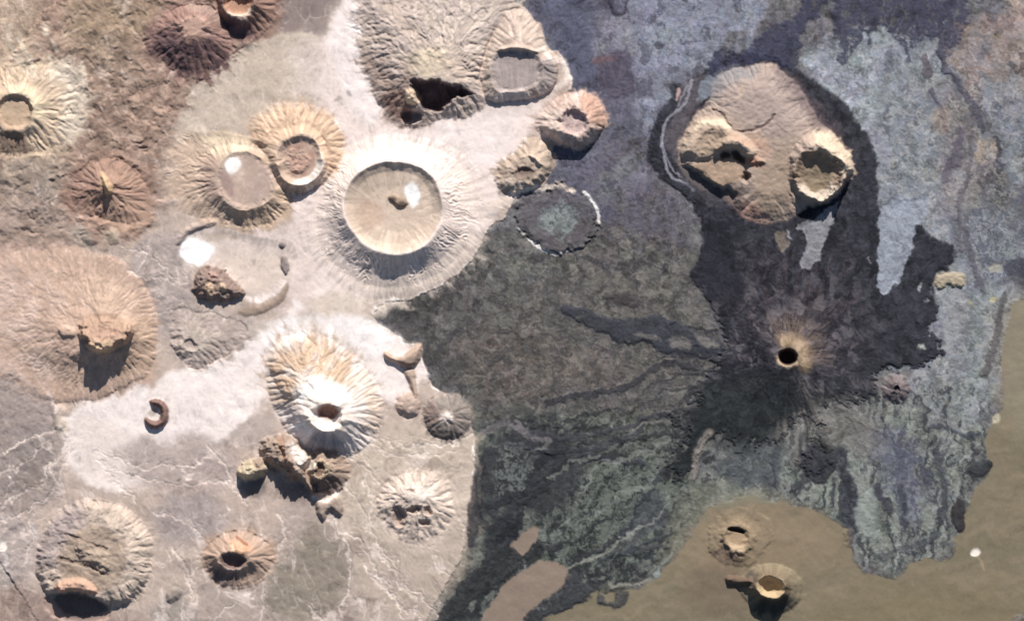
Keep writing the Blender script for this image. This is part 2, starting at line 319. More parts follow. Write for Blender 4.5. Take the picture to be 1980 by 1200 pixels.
ash([(560,80),(700,60),(720,240),(640,240),(580,180)], (224,208,198), .8, 30)
ash([(700,-90),(640,60),(600,150),(640,240),(600,330),(560,400),(560,560),(700,600),(960,440),(980,330),(1060,230),(1090,180),(940,200),(800,260),(735,230),(695,100)], (234,218,210), 1, 16, 10)
ash([(705,-90),(668,0),(632,65),(640,110),(690,240),(735,240),(712,170),(690,80),(700,20)], (243,231,226), .9, 12, 8)
ash([(735,250),(800,255),(940,215),(1010,215),(980,310),(900,330),(760,290),(680,300)], (240,227,222), .8, 18, 12)
ash([(590,580),(660,560),(820,580),(700,620),(590,610)], (222,206,192), .9, 10)
ash([(235,480),(360,430),(350,500),(380,560),(370,640),(310,660),(300,570)], (180,166,160), .95, 7, 10)
ash([(470,430),(600,430),(610,520),(590,620),(540,610),(560,560),(500,500)], (224,207,199), .9, 20)
ash([(330,590),(480,600),(520,640),(440,700),(370,716),(330,680)], (194,182,172), .9, 12)
ash([(560,560),(600,600),(500,640),(430,700),(325,715),(285,745),(130,790),(110,830),(140,930),(260,960),(300,860),(420,860),(520,780),(520,690),(620,620),(760,630),(800,680),(830,750),(740,790),(560,620)], (242,230,224), .95, 9, 10)
ash([(140,800),(300,850),(380,860),(300,960),(160,930),(120,850)], (226,212,204), .8, 16)
ash([(500,640),(560,610),(700,610),(770,650),(740,700),(660,660),(560,650),(510,690)], (247,240,236), .8, 12, 8)
ash([(-90,700),(60,700),(120,790),(110,860),(130,950),(50,1000),(-90,1010)], (167,153,147), .95, 8)
ash([(10,850),(90,820),(110,870),(90,930),(0,980)], (152,141,136), .6, 16)
ash([(-90,1000),(40,980),(80,1060),(60,1140),(-90,1180)], (186,172,166), .9, 18)
ash([(-90,1130),(90,1130),(180,1190),(300,1190),(300,1290),(-90,1290)], (166,144,134), .9, 16)
ash([(220,860),(420,830),(470,900),(420,960),(300,950),(240,910)], (186,170,164), .9, 18)
ash([(300,960),(420,950),(450,1020),(380,1060),(300,1040)], (174,162,158), .9, 16)
ash([(440,830),(520,790),(540,840),(500,880),(450,860)], (190,176,168), .9, 8, 6)
ash([(700,830),(916,800),(920,1000),(880,1100),(800,1260),(700,1180),(620,1000)], (206,190,174), 1, 18)
ash([(640,1000),(800,1060),(915,980),(880,1100),(800,1260),(640,1260)], (188,172,159), .85, 40)  # southern ash tones here also carry the falloff of light
ash([(380,1080),(520,1080),(560,960),(660,1000),(690,1100),(700,1260),(400,1260)], (180,165,155), .95, 18)
ash([(520,1110),(600,1010),(650,1030),(680,1120),(660,1180),(600,1200),(520,1190)], (148,138,125), .9, 14)
ash([(310,1140),(340,1120),(370,1150),(390,1260),(290,1260)], (162,154,146), .8, 10)
for pts, w in (([(625,990),(655,1030),(668,1060),(672,1100),(684,1140),(666,1170),(660,1188)], 2.6), ([(640,1000),(690,1040),(715,1080),(730,1112),(762,1150),(778,1195)], 2.4), ([(700,925),(718,960),(712,1010),(730,1060),(752,1100),(800,1150),(812,1200)], 2.4),
    ([(546,1000),(550,1050),(522,1100),(508,1150),(500,1200)], 2.2), ([(598,1168),(612,1185),(626,1210)], 3), ([(690,832),(740,850),(782,868),(850,862),(912,842)], 2.2), ([(690,846),(730,868),(790,884),(880,872)], 1.8), ([(684,890),(730,930),(760,980)], 2), ([(664,930),(700,980),(712,1030)], 2),
    ([(740,1060),(770,1110),(830,1170),(850,1190)], 2), ([(700,1090),(740,1130),(790,1190)], 1.8), ([(830,1060),(850,1100),(870,1110)], 1.6), ([(870,980),(895,1010),(900,1040)], 1.6), ([(0,980),(40,950),(80,930),(110,890),(130,830)], 2.2), ([(-10,920),(50,900),(100,850)], 1.6), ([(0,1010),(60,985),(110,940),(140,860)], 1.8), ([(0,880),(60,840),(120,830)], 2),
    ([(200,880),(260,900),(330,905),(400,890)], 1.8), ([(210,900),(280,930),(350,940),(440,930)], 1.8), ([(180,870),(230,940),(260,970)], 2.4), ([(300,990),(380,1020),(400,1050)], 1.6), ([(330,1060),(360,1100),(370,1150)], 2.6), ([(400,860),(430,900),(470,970)], 1.8), ([(60,1000),(68,1040),(40,1090)], 2.2),
    ([(-10,560),(60,540),(110,520)], 1.6), ([(240,470),(300,500),(330,540)], 1.6), ([(255,520),(310,545),(360,550)], 1.8), ([(300,600),(350,605),(370,625)], 1.6), ([(60,710),(90,740),(110,790)], 3), ([(450,1160),(420,1190),(400,1210)], 2), ([(380,1090),(350,1180),(360,1220)], 1.8)):
    stroke(pts, w*.95, (232,217,206), .62, 2.2, 10, 5, dz=-.9); stroke([(x+9, y-6) for x, y in pts], w*.5, (228,212,200), .4, 1.6, 16, 7, dz=-.5)
stroke([(505,72),(465,94),(425,126),(382,163),(362,186)], 1.6, (134,114,104), .7, 2, 3, 2, dz=-1); stroke([(360,186),(340,225),(325,262),(320,300)], 1.4, (150,128,116), .5, 2, 4, 3, dz=-.8)
sE = (slice(None), slice(None)); mE = sstep(-.5, 1.5, dA)*sstep(7, 2.5, dA)*np.clip(.35 + 1.5*N_MID + .8*BLOT2, 0, 1)*sstep(60, 200, Y)*sstep(1010, 900, Y); lay(sE, mE, (248,240,232), .85)      # ash lightened along the lava edge
for P, a_ in (([(-90,800),(110,830),(140,930),(250,970),(420,850),(540,850),(700,840),(920,830),(925,990),(870,1110),(800,1290),(-90,1290)], .6), ([(235,470),(360,430),(400,560),(390,640),(310,660)], .5), ([(560,80),(690,90),(735,240),(640,250),(440,290),(380,180)], .3), ([(-90,-90),(540,-90),(400,150),(330,330),(280,470),(-90,480)], .4)):
    paint(P, (232,216,206), a_, 20, 12, 4, tex=sstep(.7, 2.3, CHN)*(1-.7*sstep(2.4, 3.4, CHN))); paint(P, (140,124,114), a_*.55, 20, 12, 4, tex=sstep(.7, 2.1, -CHN + .4*N_MID))
    s = box(P, 30); H[s] += sstep(-10, 25, sdf(P, s, 12, 0))*mA[s]*a_*(-.55*sstep(.4, 2., CHN[s]) + .7*sstep(.3, 2., -CHN[s]))
# rough uplands in the ash, to be cut by the rain
UP = np.zeros_like(H)
for P, a_ in (([(-90,-90),(560,-90),(520,70),(400,150),(340,220),(320,330),(300,460),(150,470),(-90,480)], 1.), ([(235,470),(350,430),(350,500),(380,560),(390,620),(330,640),(300,580)], .55),
    ([(-90,690),(70,700),(120,790),(105,860),(130,950),(60,1010),(80,1060),(60,1140),(-90,1170)], .6), ([(320,590),(470,600),(500,650),(440,700),(370,716)], .5), ([(260,880),(440,850),(520,900),(480,980),(540,1010),(700,1010),(700,1250),(380,1250),(320,1000)], .3)):
    s = box(P, 60); np.maximum(UP[s], f4(a_)*sstep(-30, 30, sdf(P, s, 20, 4)), out=UP[s])
UP *= mA; RDG = ridged(X + 16*WX, Y + 16*WY, 80, 3, 41)
H += UP*(6.0*RDG + .7*N_MID); EW = np.maximum(EW, UP*.95)
scar = sstep(.05, .45, fbm(X + 10*VX, Y + 10*VY, 22, 4, 43) + .6*BLOT)
paint([(60,-20),(330,60),(350,210),(320,330),(140,300),(-90,420),(-90,300),(120,160)], (200,176,156), .4, 30, 14, 5, tex=scar)
paint([(-90,-60),(560,-60),(500,60),(380,160),(330,330),(280,470),(-90,480)], (138,118,106), .4, 30, 14, 5, tex=sstep(.0, .6, -BLOT - .4*N_MID))
# southern desert plain
PLAIN = [(1010,1215),(1080,1182),(1130,1165),(1150,1143),(1200,1140),(1250,1140),(1265,1118),(1300,1088),(1322,1058),(1340,1028),(1362,990),(1400,967),(1450,957),(1500,972),(1560,977),(1600,1000),
    (1632,1012),(1640,1050),(1658,1088),(1680,1112),(1712,1117),(1750,1105),(1772,1080),(1800,1070),(1832,1088),(1848,1060),(1842,1030),(1866,1024),(1872,980),(1890,942),(1912,912),(1902,850),(1918,828),
    (1936,800),(1946,760),(1932,700),(1950,620),(1962,572),(2090,560),(2090,1290),(1010,1290)]
INLET = [[(985,1062),(1008,1030),(1030,1018),(1046,1014),(1040,1040),(1022,1058),(1002,1085)], [(955,1150),(1032,1086),(1090,1090),(1102,1112),(1082,1140),(1042,1165),(1022,1190),(990,1290),(880,1290),(935,1190)]]
for k, P in enumerate([PLAIN] + INLET):
    s = box(P, 20); d = sdf(P, s, 7, 3); m = sstep(-2.5, 2.5, d); lay(s, m, (134,123,104) if not k else (146,129,117)); LAVA[s] *= 1-m
    H[s] += m*(.8*N_BIG[s] + .5*N_MID[s]); EW[s] = np.maximum(EW[s], .12*m)
    claim(G_PLAIN, s, sdf(P, s, 4, 0) > 0)
DUN = fbm(X/150 + .5*WX, (Y + .25*X)/26 + .8*WY, 1., 4, 33)
paint(PLAIN, (120,111,92), .4, 20, 10, 3, tex=sstep(0, .45, DUN)); paint(PLAIN, (148,134,114), .35, 20, 10, 3, tex=sstep(.05, .5, -DUN))
paint([(1280,1060),(1420,960),(1560,985),(1640,1060),(1560,1100),(1380,1120)], (152,133,112), .6, 40, 14)
paint([(1600,1150),(1860,1120),(1990,1170),(1990,1290),(1500,1290)], (128,116,92), .6, 40, 14)
paint([(1350,1080),(1440,1090),(1460,1180),(1380,1190),(1300,1150)], (116,100,88), .5, 26, 12, 4)
paint([(1925,560),(2090,560),(2090,860),(1930,830)], (148,138,122), .7, 30, 10)
for P in ([(1660,940),(1690,960),(1700,1030),(1660,1040)],): paint(P, (144,150,144), .5, 8)
paint([(1330,930),(1440,930),(1560,965),(1440,972),(1370,985),(1340,1020),(1300,1080),(1290,1040)], (134,134,122), .55, 14, 10, 5)

# ------------------------------------------------------------------ lava flows
def flow(pts, c, h, label, op=1., soft=2., wa=7, va=3, tex=None, own=True, name='lava_flow', edge=7):
    s = box(pts, 1.6*(wa+va)+8); d = sdf(pts, s, wa, va); m = sstep(-soft, soft, d); c = tuple(v*.9 for v in c) if sum(c) < 270 else c
    if tex is not None: m = m*np.clip(tex[s], 0, 1)
    lay(s, m, c, op); H[s] += f4(.65*h)*sstep(-1, edge, d); LAVA[s] = np.maximum(LAVA[s], sstep(-1, 2, d))
    if own and label:
        t = thing(name, label, 'lava flow', np.mean(pts, 0)); claim(new_part(t, name, 'lava'), s, sdf(pts, s, wa, 0) > 0); THINGS[t]['own'] = 1
    return s, d
DK = (54,54,62)
# young black apron of the vent (a part of the shield volcano)
BLACK = [(1330,160),(1305,172),(1285,200),(1268,235),(1252,272),(1250,302),(1262,328),(1290,348),(1312,372),(1340,402),(1358,430),(1356,470),(1338,520),(1340,545),(1360,570),(1380,602),(1398,645),(1408,672),
    (1385,690),(1380,715),(1345,765),(1340,782),(1310,800),(1288,806),(1300,818),(1340,812),(1330,845),(1310,870),(1286,900),(1296,930),(1335,902),(1360,872),(1385,850),(1400,830),(1430,880),(1450,860),(1500,850),(1535,822),
    (1550,790),(1580,830),(1565,870),(1550,890),(1560,925),(1600,910),(1606,880),(1580,800),(1600,770),(1650,776),(1688,770),(1690,738),(1700,722),(1762,708),(1802,700),(1824,690),(1826,668),(1796,655),(1800,640),(1808,610),
    (1810,580),(1800,560),(1808,528),(1832,520),(1846,500),(1850,470),(1800,465),(1786,432),(1772,440),(1756,500),(1742,540),(1724,562),(1702,574),(1697,540),(1700,480),(1698,415),(1697,330),(1692,285),(1662,245),(1648,212),
    (1610,180),(1560,150),(1510,110),(1440,90),(1380,120)]
VOLC = thing('shield_volcano', 'low black shield volcano with a small round pit crater amid its radiating black lava', 'volcano', (1522,690))
s = box(BLACK, 60); d = sdf(BLACK, s, 7, 4)
d = d + sstep(560, 680, Y[s])*sstep(60, 130, RV[s])*(15*STK[s] + 5*FLO[s] + 12*BLOT[s] + 8*BLOT2[s])*np.exp(-np.abs(d)/40)     # south of the vent the flows fray into strands
m = sstep(-4, 3.5, d)*.97; lay(s, m, DK); H[s] += 2*sstep(-1, 7, d); LAVA[s] = np.maximum(LAVA[s], m)
claim(new_part(VOLC, 'lava_apron', 'lava'), s, sdf(BLACK, s, 5, 0) > 0)
HOLES = [([(1700,378),(1792,378),(1785,430),(1770,442),(1755,500),(1740,540),(1720,566),(1702,580),(1697,540),(1700,480)], (150,155,166)),
    ([(1538,437),(1570,425),(1608,392),(1622,383),(1612,425),(1600,447),(1590,490),(1570,512),(1553,522),(1545,512),(1556,490),(1560,450)], (146,146,150)),
    ([(1490,450),(1520,448),(1526,470),(1508,492)], (122,112,104)), ([(1770,665),(1785,665),(1788,675),(1772,676)], (160,160,156)), ([(1776,545),(1784,550),(1780,568),(1772,562)], (156,158,160)),
    ([(1785,576),(1795,580),(1788,590)], (150,152,156)), ([(1520,446),(1532,450),(1530,462)], (146,146,150)), ([(1678,496),(1682,498),(1680,508)], (150,150,150))]
# tone of the apron: brown near the vent to the north, greener black to the south, streaks outwards
STK = STK*.6 + .4*fbm(np.cos(TV + .25*WX)*7 + RV*.012 + .5*VX, np.sin(TV + .25*WX)*7 - RV*.012 + .5*VY, 1., 4, 77); BL = np.zeros_like(H); BL[s] = sstep(-1.5, 2, d)
def tint(c, m): 
    global C
    C += (m[..., None])*(col(c) - C)
tint((50,54,54), BL*sstep(700, 820, Y)*.75)
tint((80,71,73), BL*np.exp(-((X-1545)/120)**2 - ((Y-600)/110)**2)*.75*sstep(-.5, .3, STK))
tint((118,110,112), BL*sstep(.2, 1.7, FLO + .6*STK)*np.clip(1.15-RV/230, .04, 1)*.6)
tint((40,40,46), BL*sstep(.1, 1.5, -FLO - .8*STK)*.75)
tint((76,78,84), BL*sstep(.15, .6, BLOT2 + .15*FLO)*.3)
tint((88,88,84), BL*sstep(.1, 1.2, STK + .5*FLO)*sstep(720, 800, Y)*.5)
tint((52,52,60), BL*sstep(1640, 1700, X)*.4)
for pts, w in (([(1420,680),(1350,668),(1290,652),(1240,648)], 5), ([(1400,700),(1330,690),(1262,690)], 4), ([(1410,720),(1330,716),(1268,738),(1235,752)], 4), ([(1545,780),(1562,830),(1580,880),(1588,925)], 11), ([(1565,770),(1605,840),(1632,900),(1652,970),(1645,1035)], 8), ([(1600,770),(1660,830),(1700,905)], 4),
    ([(1500,845),(1490,890),(1497,945)], 9), ([(1450,862),(1420,910),(1392,935)], 6), ([(1345,800),(1312,860),(1284,930)], 10), ([(1640,700),(1740,708),(1828,680)], 9), ([(1640,740),(1670,765),(1700,770)], 6), ([(1360,740),(1310,790),(1270,800)], 5), ([(1480,850),(1455,905),(1440,945)], 4), ([(1620,790),(1690,830),(1750,870)], 3), ([(1380,640),(1330,625),(1270,612)], 5)):
    stroke(pts, w, (54,55,60), .85, 3, 11, 6, dz=.8, taper=True)
for P, c in HOLES: flow(P, c, -2.0, None, .97, 2, 6, 4); 
paint([(1530,720),(1600,770),(1580,900),(1520,900),(1500,830),(1545,790)], (128,122,116), .6, 14, 10, 5, tex=sstep(-.3, .35, STK))
paint([(1560,790),(1640,780),(1700,800),(1690,900),(1600,850)], (130,126,122), .7, 18, 14, 6)
paint([(1400,870),(1500,850),(1540,900),(1450,945),(1390,930)], (90,94,100), .6, 18, 14, 6)
paint([(1690,740),(1720,725),(1760,715),(1760,740),(1740,775),(1700,770)], (128,122,120), .8, 8, 8, 4)
paint([(1522,712),(1440,714),(1382,724),(1346,768),(1346,800),(1342,850),(1302,890),(1285,926),(1302,926),(1345,882),(1370,850),(1420,878),(1480,842),(1528,812),(1545,780),(1535,745)], (43,47,49), .85, 7, 9, 6, tex=.85 + .25*FLO)
paint([(1352,500),(1360,440),(1396,420),(1436,500),(1440,560),(1404,590),(1362,566),(1340,530)], (40,40,48), .75, 12, 10, 6, tex=.75 + .35*FLO)
paint([(1385,860),(1440,862),(1500,845),(1530,850),(1500,905),(1440,940),(1380,915)], (86,88,90), .7, 10, 12, 7, tex=.6 + .3*FLO)
stroke([(1372,835),(1360,865),(1345,880),(1340,920)], 7, (140,132,126), .75, 4, 5, 3); stroke([(1372,840),(1352,868)], 2, (82,76,80), .8, 2, 5, 2)
for P in ([(1310,175),(1338,150),(1380,140),(1372,170),(1345,215),(1330,232),(1312,285),(1312,318),(1295,300),(1280,282),(1292,240),(1312,215)],):
    paint(P, (98,92,98), .8, 4, 5, 3)
for pts, w in (([(1336,158),(1330,180),(1325,205),(1308,218),(1290,226),(1284,252),(1276,290),(1286,320),(1300,340),(1322,346),(1340,368)], 2.6), ([(1290,226),(1282,255),(1280,296),(1296,322),(1318,338),(1334,348)], 1.3), ([(1333,160),(1322,180),(1312,205)], 1.5)):
    stroke(pts, w, (150,148,158), .85, 1.5, 4, 2)
stroke([(1312,176),(1308,192)], 3, (200,170,165), .8, 2, 3, 2)
paint([(1355,150),(1400,140),(1400,160),(1372,185),(1362,190),(1345,200)], (134,140,150), .9, 3, 5, 3)
# other dark flows
f = flow
f([(1372,150),(1350,120),(1385,98),(1405,112),(1440,82),(1480,68),(1530,30),(1562,-10),(1590,-60),(1625,-60),(1596,18),(1556,52),(1546,82),(1552,132),(1500,128),(1452,118),(1408,140),(1384,156)], (70,71,92), 2.2, 'dark blue-black lava flow winding down from the top edge to the twin-crater hill', .9, 5, 14, 7, tex=sstep(-.75, -.1, BLOT2 + .8*BLOT + .25))
f([(1600,-60),(1880,-60),(1870,20),(1858,80),(1838,95),(1830,130),(1846,150),(1836,152),(1818,135),(1816,88),(1790,70),(1772,75),(1755,95),(1745,90),(1735,70),(1700,50),(1680,100),(1672,60),(1640,130),(1622,110),(1612,60)], (74,74,94), 2, 'broad dark lava sheet hanging from the top edge right of the twin-crater hill', .88, 7, 14, 8, tex=sstep(-.7, 0., BLOT2*.8 + NSL + .18))
f([(1083,596),(1096,588),(1130,595),(1162,609),(1200,614),(1270,611),(1310,616),(1332,632),(1372,650),(1402,664),(1402,692),(1340,690),(1290,684),(1250,668),(1215,664),(1180,655),(1150,640),(1120,622),(1090,609)], (70,72,80), 3.5, 'blunt-tipped black lava tongue reaching far west from the black vent', .93, 2.5, 6, 3, tex=sstep(-1.3, .0, FLO*.4 + EWL + .6))
for P in ([(1290,652),(1330,655),(1342,672),(1310,680)], [(1335,640),(1375,655),(1395,672),(1365,672)], [(1225,640),(1275,652),(1262,660),(1230,650)]): paint(P, (124,120,116), .8, 4, 5, 3)
s, m = stroke([(1058,780),(1100,768),(1150,760),(1200,750),(1236,736),(1258,712),(1290,700),(1345,706)], 6, (64,64,68), .95, 2.5, 7, 3.5, dz=1.2)
t = thing('lava_flow', 'long thin dark lava ribbon below the blunt black tongue, running west from the vent', 'lava flow', (1200,745)); claim(new_part(t, 'lava_flow', 'lava'), s, m > .4); THINGS[t]['own'] = 1
stroke([(1150,668),(1180,680),(1215,684)], 2.5, (84,80,80), .8, 2, 5, 2)
stroke([(1180,790),(1240,770),(1290,750)], 2, (84,80,80), .6, 2, 5, 2)
f([(1160,572),(1190,566),(1240,570),(1232,599),(1195,591)], (84,78,80), 2, 'small isolated dark lava patch just above the blunt black tongue', .85, 3, 5, 3)
f([(1150,116),(1194,97),(1222,97),(1220,130),(1228,160),(1225,190),(1200,192),(1175,175),(1150,165),(1156,136)], (92,86,100), 1, 'square purple-grey lava patch right of the pale ash edge, above the orange-flanked crater', .9, 3, 7, 5)
paint([(1140,115),(1160,108),(1190,112),(1180,122),(1150,124)], (128,104,108), .7, 5, 5, 3)
f([(1172,-10),(1182,-10),(1190,22),(1202,24),(1212,-10),(1216,4),(1208,28),(1190,34),(1178,24)], (84,80,94), 2, 'small dark horseshoe of lava at the top edge above the square purple patch', .9, 2, 4, 3)
paint(ell((1117,5), 9), (80,80,98), .85, 3); stroke([(1135,8),(1145,40),(1160,70)], 3, (92,92,106), .8, 3)
f([(1842,968),(1864,958),(1871,1000),(1866,1020),(1855,1030),(1838,1008)], (66,62,66), 3, 'dark lava tongue ending on the desert plain above the small white dot', .95, 2, 4, 2.5)
f([(1866,905),(1900,890),(1918,888),(1918,906),(1894,926),(1876,922)], (68,70,74), 3, 'black lava tip jutting east onto the desert plain', .95, 2, 4, 2.5)
f([(1548,882),(1574,854),(1590,872),(1612,872),(1622,902),(1592,930),(1566,932),(1550,908)], (66,66,74), 3, 'short black lava lobe south of the vent with a ragged lower edge', .9, 3, 8, 4)
f([(1150,1146),(1166,1144),(1172,1160),(1186,1160),(1188,1140),(1216,1140),(1212,1162),(1194,1180),(1182,1172),(1170,1168),(1158,1172)], (84,84,86), 2.4, 'pair of short grey lava toes hanging over the desert plain', .9, 2, 4, 3)
f([(952,1052),(990,1052),(1012,1090),(996,1112),(960,1132),(930,1150),(900,1180),(850,1215),(838,1205),(868,1158),(900,1110),(925,1090)], (62,63,66), 2.6, 'black lava strip running down beside the pale ash edge at the bottom', .93, 2.5, 6, 4, tex=sstep(-.8, -.2, SWIRL + .45))
f([(1098,1104),(1112,1100),(1124,1116),(1152,1140),(1140,1164),(1092,1176),(1040,1206),(1005,1225),(990,1215),(1035,1172),(1070,1150),(1090,1132)], (70,71,76), 2.6, 'dark lava tail curling off the bottom edge between two tan inlets', .9, 3, 7, 4, tex=sstep(-.8, -.1, SWIRL + .4))
f([(908,955),(925,880),(928,970),(922,1050),(905,1062),(903,1030)], (60,60,68), 1.5, 'narrow dark lava band pressed against the pale ash edge', .85, 4, 6, 3)
for pts, w, c in (([(1820,80),(1828,110),(1832,140),(1858,168),(1878,192),(1888,222),(1900,248)], 5.5, (88,86,98)), ([(1802,172),(1806,195),(1822,220),(1832,250)], 4, (96,92,104)), ([(1858,255),(1850,300),(1832,330),(1826,350)], 9, (102,96,106)),
    ([(1880,260),(1872,330),(1850,400),(1860,480)], 5, (108,104,110)), ([(1922,264),(1934,278),(1930,305),(1938,318)], 4.5, (84,84,94)), ([(1750,92),(1756,118)], 4, (78,78,96)), ([(1718,198),(1712,222)], 5, (104,108,118)), ([(1716,242),(1718,262)], 5, (104,108,118)),
    ([(1786,112),(1796,145)], 8, (100,92,100)), ([(1714,108),(1716,132)], 9, (112,114,124)), ([(1938,570),(1930,640),(1918,690),(1906,720)], 6, (98,94,94)), ([(1858,590),(1864,640)], 6, (112,112,118)), ([(1870,440),(1882,520),(1900,560)], 7, (98,96,104))):
    stroke(pts, w, c, .85, 2.5, 6, 3.5, dz=1)
paint([(1795,215),(1830,205),(1840,250),(1810,262)], (156,140,128), .6, 10, 10, 5)
paint(ell((1925,518), 12, 9), (176,172,160), .9, 3, 4, 2); paint(ell((1920,577), 7, 6), (186,176,140), .9, 3, 3, 2); paint(ell((1875,585), 5), (180,170,140), .9, 3, 3, 2)
paint([(1915,810),(1932,798),(1936,806),(1925,824)], (196,186,164), .9, 3, 4, 2)

# ------------------------------------------------------------------ volcanoes of the pale field
CW, FL, CF = 'crater_wall', 'flank', 'crater_floor'
# ribbed dark-mouthed massif at the top
t = thing('volcanic_massif', 'large furrowed pale massif at the top with a black gash of a crater', 'volcano', (835, 130))
OUT = [(690,-60),(680,20),(688,80),(698,130),(712,170),(728,208),(758,238),(785,252),(850,236),(900,228),(945,205),(960,160),(975,100),(1000,60),(1010,10),(1000,-60)]
k = cone((845,150), (45,32,0), OUT, [(0,44),(1,42),(1.25,34),(1.6,18),(2,0)], 3, [(46,5,1.05,2.0),(90,2.5,1.3,2)], rough=2.2, cut=1.7, seed=1)
claim_cone(k, t, [(FL,0,1.93)])
band(k,0,1.9,(202,185,172),1,.06); band(k,1.0,1.9,(160,140,128),.8,.1,ang=(160,50)); band(k,1.2,1.95,(206,192,180),.7,.1,ang=(-60,50)); band(k,1.15,1.9,(184,170,164),.7,.1,tex=.5+N_MID)
paint([(790,100),(850,90),(880,130),(850,150),(800,150)], (205,190,166), .7, 12, 8)
paint([(860,110),(940,100),(945,150),(900,165),(860,150)], (216,196,180), .6, 14, 8)
PIT = [(790,150),(815,154),(835,150),(856,157),(866,164),(888,164),(918,181),(908,191),(882,192),(862,206),(852,222),(822,216),(806,202),(798,180)]
hill(PIT, -52, 12, 5, 4, .5); hill([(775,212),(812,208),(822,228),(800,242),(772,236)], -22, 12, 2, 1.5)
hill([(782,180),(800,168),(812,180),(816,196),(800,206),(784,200)], 12, 9, 1, 1, 1)
paint(PIT, (112,96,98), .9, 4, 5, 4); paint([(736,180),(782,165),(800,200),(790,236),(760,232),(738,205)], (142,116,106), .85, 8, 6)
paint([(782,180),(800,168),(812,180),(816,196),(800,206),(784,200)], (212,190,164), 1, 3, 2)
part(t, 'crater_pit', PIT, 'ash'); part(t, 'rocky_knob', [(782,180),(800,168),(812,180),(816,196),(800,206),(784,200)], 'ash')
# shallow grey-floored crater on its shoulder
t = thing('crater_ring', 'shallow crater with a flat grey floor on the right shoulder of the furrowed massif', 'crater', (1000,135))
k = cone((1000,138), [(948,118),(965,100),(1000,96),(1026,98),(1046,115),(1050,140),(1046,165),(1020,176),(970,182),(950,168)], [(930,110),(945,70),(975,20),(1010,12),(1045,50),(1060,95),(1082,110),(1082,155),(1065,180),(1010,195),(935,200),(925,160)],
    [(0,26),(.86,26.5),(1,31),(1.3,27),(2,9)], 1.5, [(70,2.4,1.1,1.95)], tilt=(0,-5), cut=1.8, seed=2)
hill([(955,104),(968,92),(1000,88),(1032,92),(1046,106),(1030,101),(1000,97),(970,101)], 9, 5, 2, 1)
claim_cone(k, t, [(CF,0,.9),(FL,.9,1.8)])
band(k,1,1.95,(205,186,172),.9); band(k,1,1.9,(172,160,156),.9,ang=(8,40)); band(k,0,.97,(182,168,163),1,.03); band(k,0,.6,(190,175,168),.5,.3); band(k,.95,1.9,(224,209,200),.9,ang=(95,45))
paint([(945,195),(1020,180),(1030,215),(980,225),(935,215)], (188,176,170), .5, 14, 8)
stroke([(1052,100),(1070,120),(1090,110),(1100,150),(1075,172),(1050,178)], 5, (236,222,212), .7, 4, 6)
# orange-flanked crater at the edge of the lava
t = thing('tuff_ring', 'small pale crater with an orange upper right flank at the dark lava edge', 'volcano', (1112,228))
k = cone((1112,232), [(1088,216),(1112,212),(1134,228),(1138,246),(1120,262),(1100,262),(1084,240)], [(1030,232),(1062,200),(1090,180),(1130,177),(1160,190),(1173,215),(1173,246),(1150,275),(1112,292),(1085,282),(1060,270),(1034,255)],
    [(0,22),(.75,26),(1,38),(1.15,37),(1.5,27),(1.85,8),(2,0)], 2, [(26,2.2,1.15,1.95)], rough=1.6, cut=1.75, seed=3)
claim_cone(k, t, [(CF,0,.8),(CW,.8,1.0),(FL,1.0,1.92)])
band(k,0,2.05,(205,180,168),1); band(k,1.1,2.0,(200,162,143),.9,.12,ang=(-30,55)); band(k,0,.95,(200,178,172),1); band(k,1.05,2,(216,198,186),.7,ang=(180,40))
hill([(1035,240),(1075,228),(1095,262),(1060,268)], 7, 14, 2)
# ochre cone with dark pit below it
t = thing('tuff_cone', 'low ochre cone with a dark round dent, tucked between white ash and brown lava', 'volcano', (1012,330))
k = cone((1012,335), (15,13,0), [(1024,262),(1062,275),(1076,296),(1064,332),(1048,362),(1000,374),(962,370),(955,345),(962,318),(985,298)], [(0,14),(.6,15.5),(1,22),(1.4,22),(1.8,10),(2,0)], 3, [(20,2,1.2,1.9)], rough=1.4, cut=1.8, seed=4, hs=.75)
claim_cone(k, t, [('crater_pit',0,1.0),(FL,1.0,1.93)])
band(k,0,2.03,(190,171,155),1); band(k,0,1.05,(128,112,104),.9,.15); band(k,1.1,2,(202,182,164),.8,.1,ang=(-60,40)); band(k,1.3,2.,(202,186,170),.8,ang=(120,50))  # the dent's shading is painted into its colour
hill([(1016,300),(1030,300),(1052,316),(1050,322),(1030,310)], 8, 6, 1.5); paint(ell((975,366),16,8), (140,134,130), .7, 4)
stroke([(968,384),(1000,373),(1030,364),(1060,361),(1092,362),(1108,368)], 4.5, (236,220,206), .9, 2.5, 5, 2.5); stroke([(950,395),(975,388),(1000,376)], 9, (234,216,202), .8, 6, 6)
# half-buried ring
t = thing('buried_crater', 'half-buried round crater of dark purple-grey rock traced by thin white ash arcs', 'crater', (1080,425))
k = cone((1080,425), (42,32,5), (80,62,5), [(0,0),(.7,.5),(1.1,2.5),(1.5,4),(1.8,2),(2,0)], 8, [(22,.2,1.1,1.9)], rough=.5, cut=1.9, seed=5, eros=0)
claim_cone(k, t, [(CF,0,1.05),('rim',1.05,1.95)])
band(k,1.05,1.97,(102,97,101),.75,.1,tex=.95+.5*BLOT2); band(k,0,1.05,(128,134,134),.9,.2,tex=.8+BLOT2*.8); band(k,0,.45,(150,158,156),.6,.3,tex=.7+BLOT2)
stroke([(1126,372),(1142,385),(1152,400),(1158,415),(1158,430)], 2.6, (228,224,222), .95, 1.5, 3, 2); stroke([(1024,466),(1042,478),(1060,486),(1074,492)], 3.2, (234,228,222), .95, 1.5, 4, 2); stroke([(1082,488),(1096,486)], 2, (220,216,210), .9, 1.5, 3, 2); stroke([(1002,440),(1012,452)], 2, (220,214,208), .7, 2, 3)
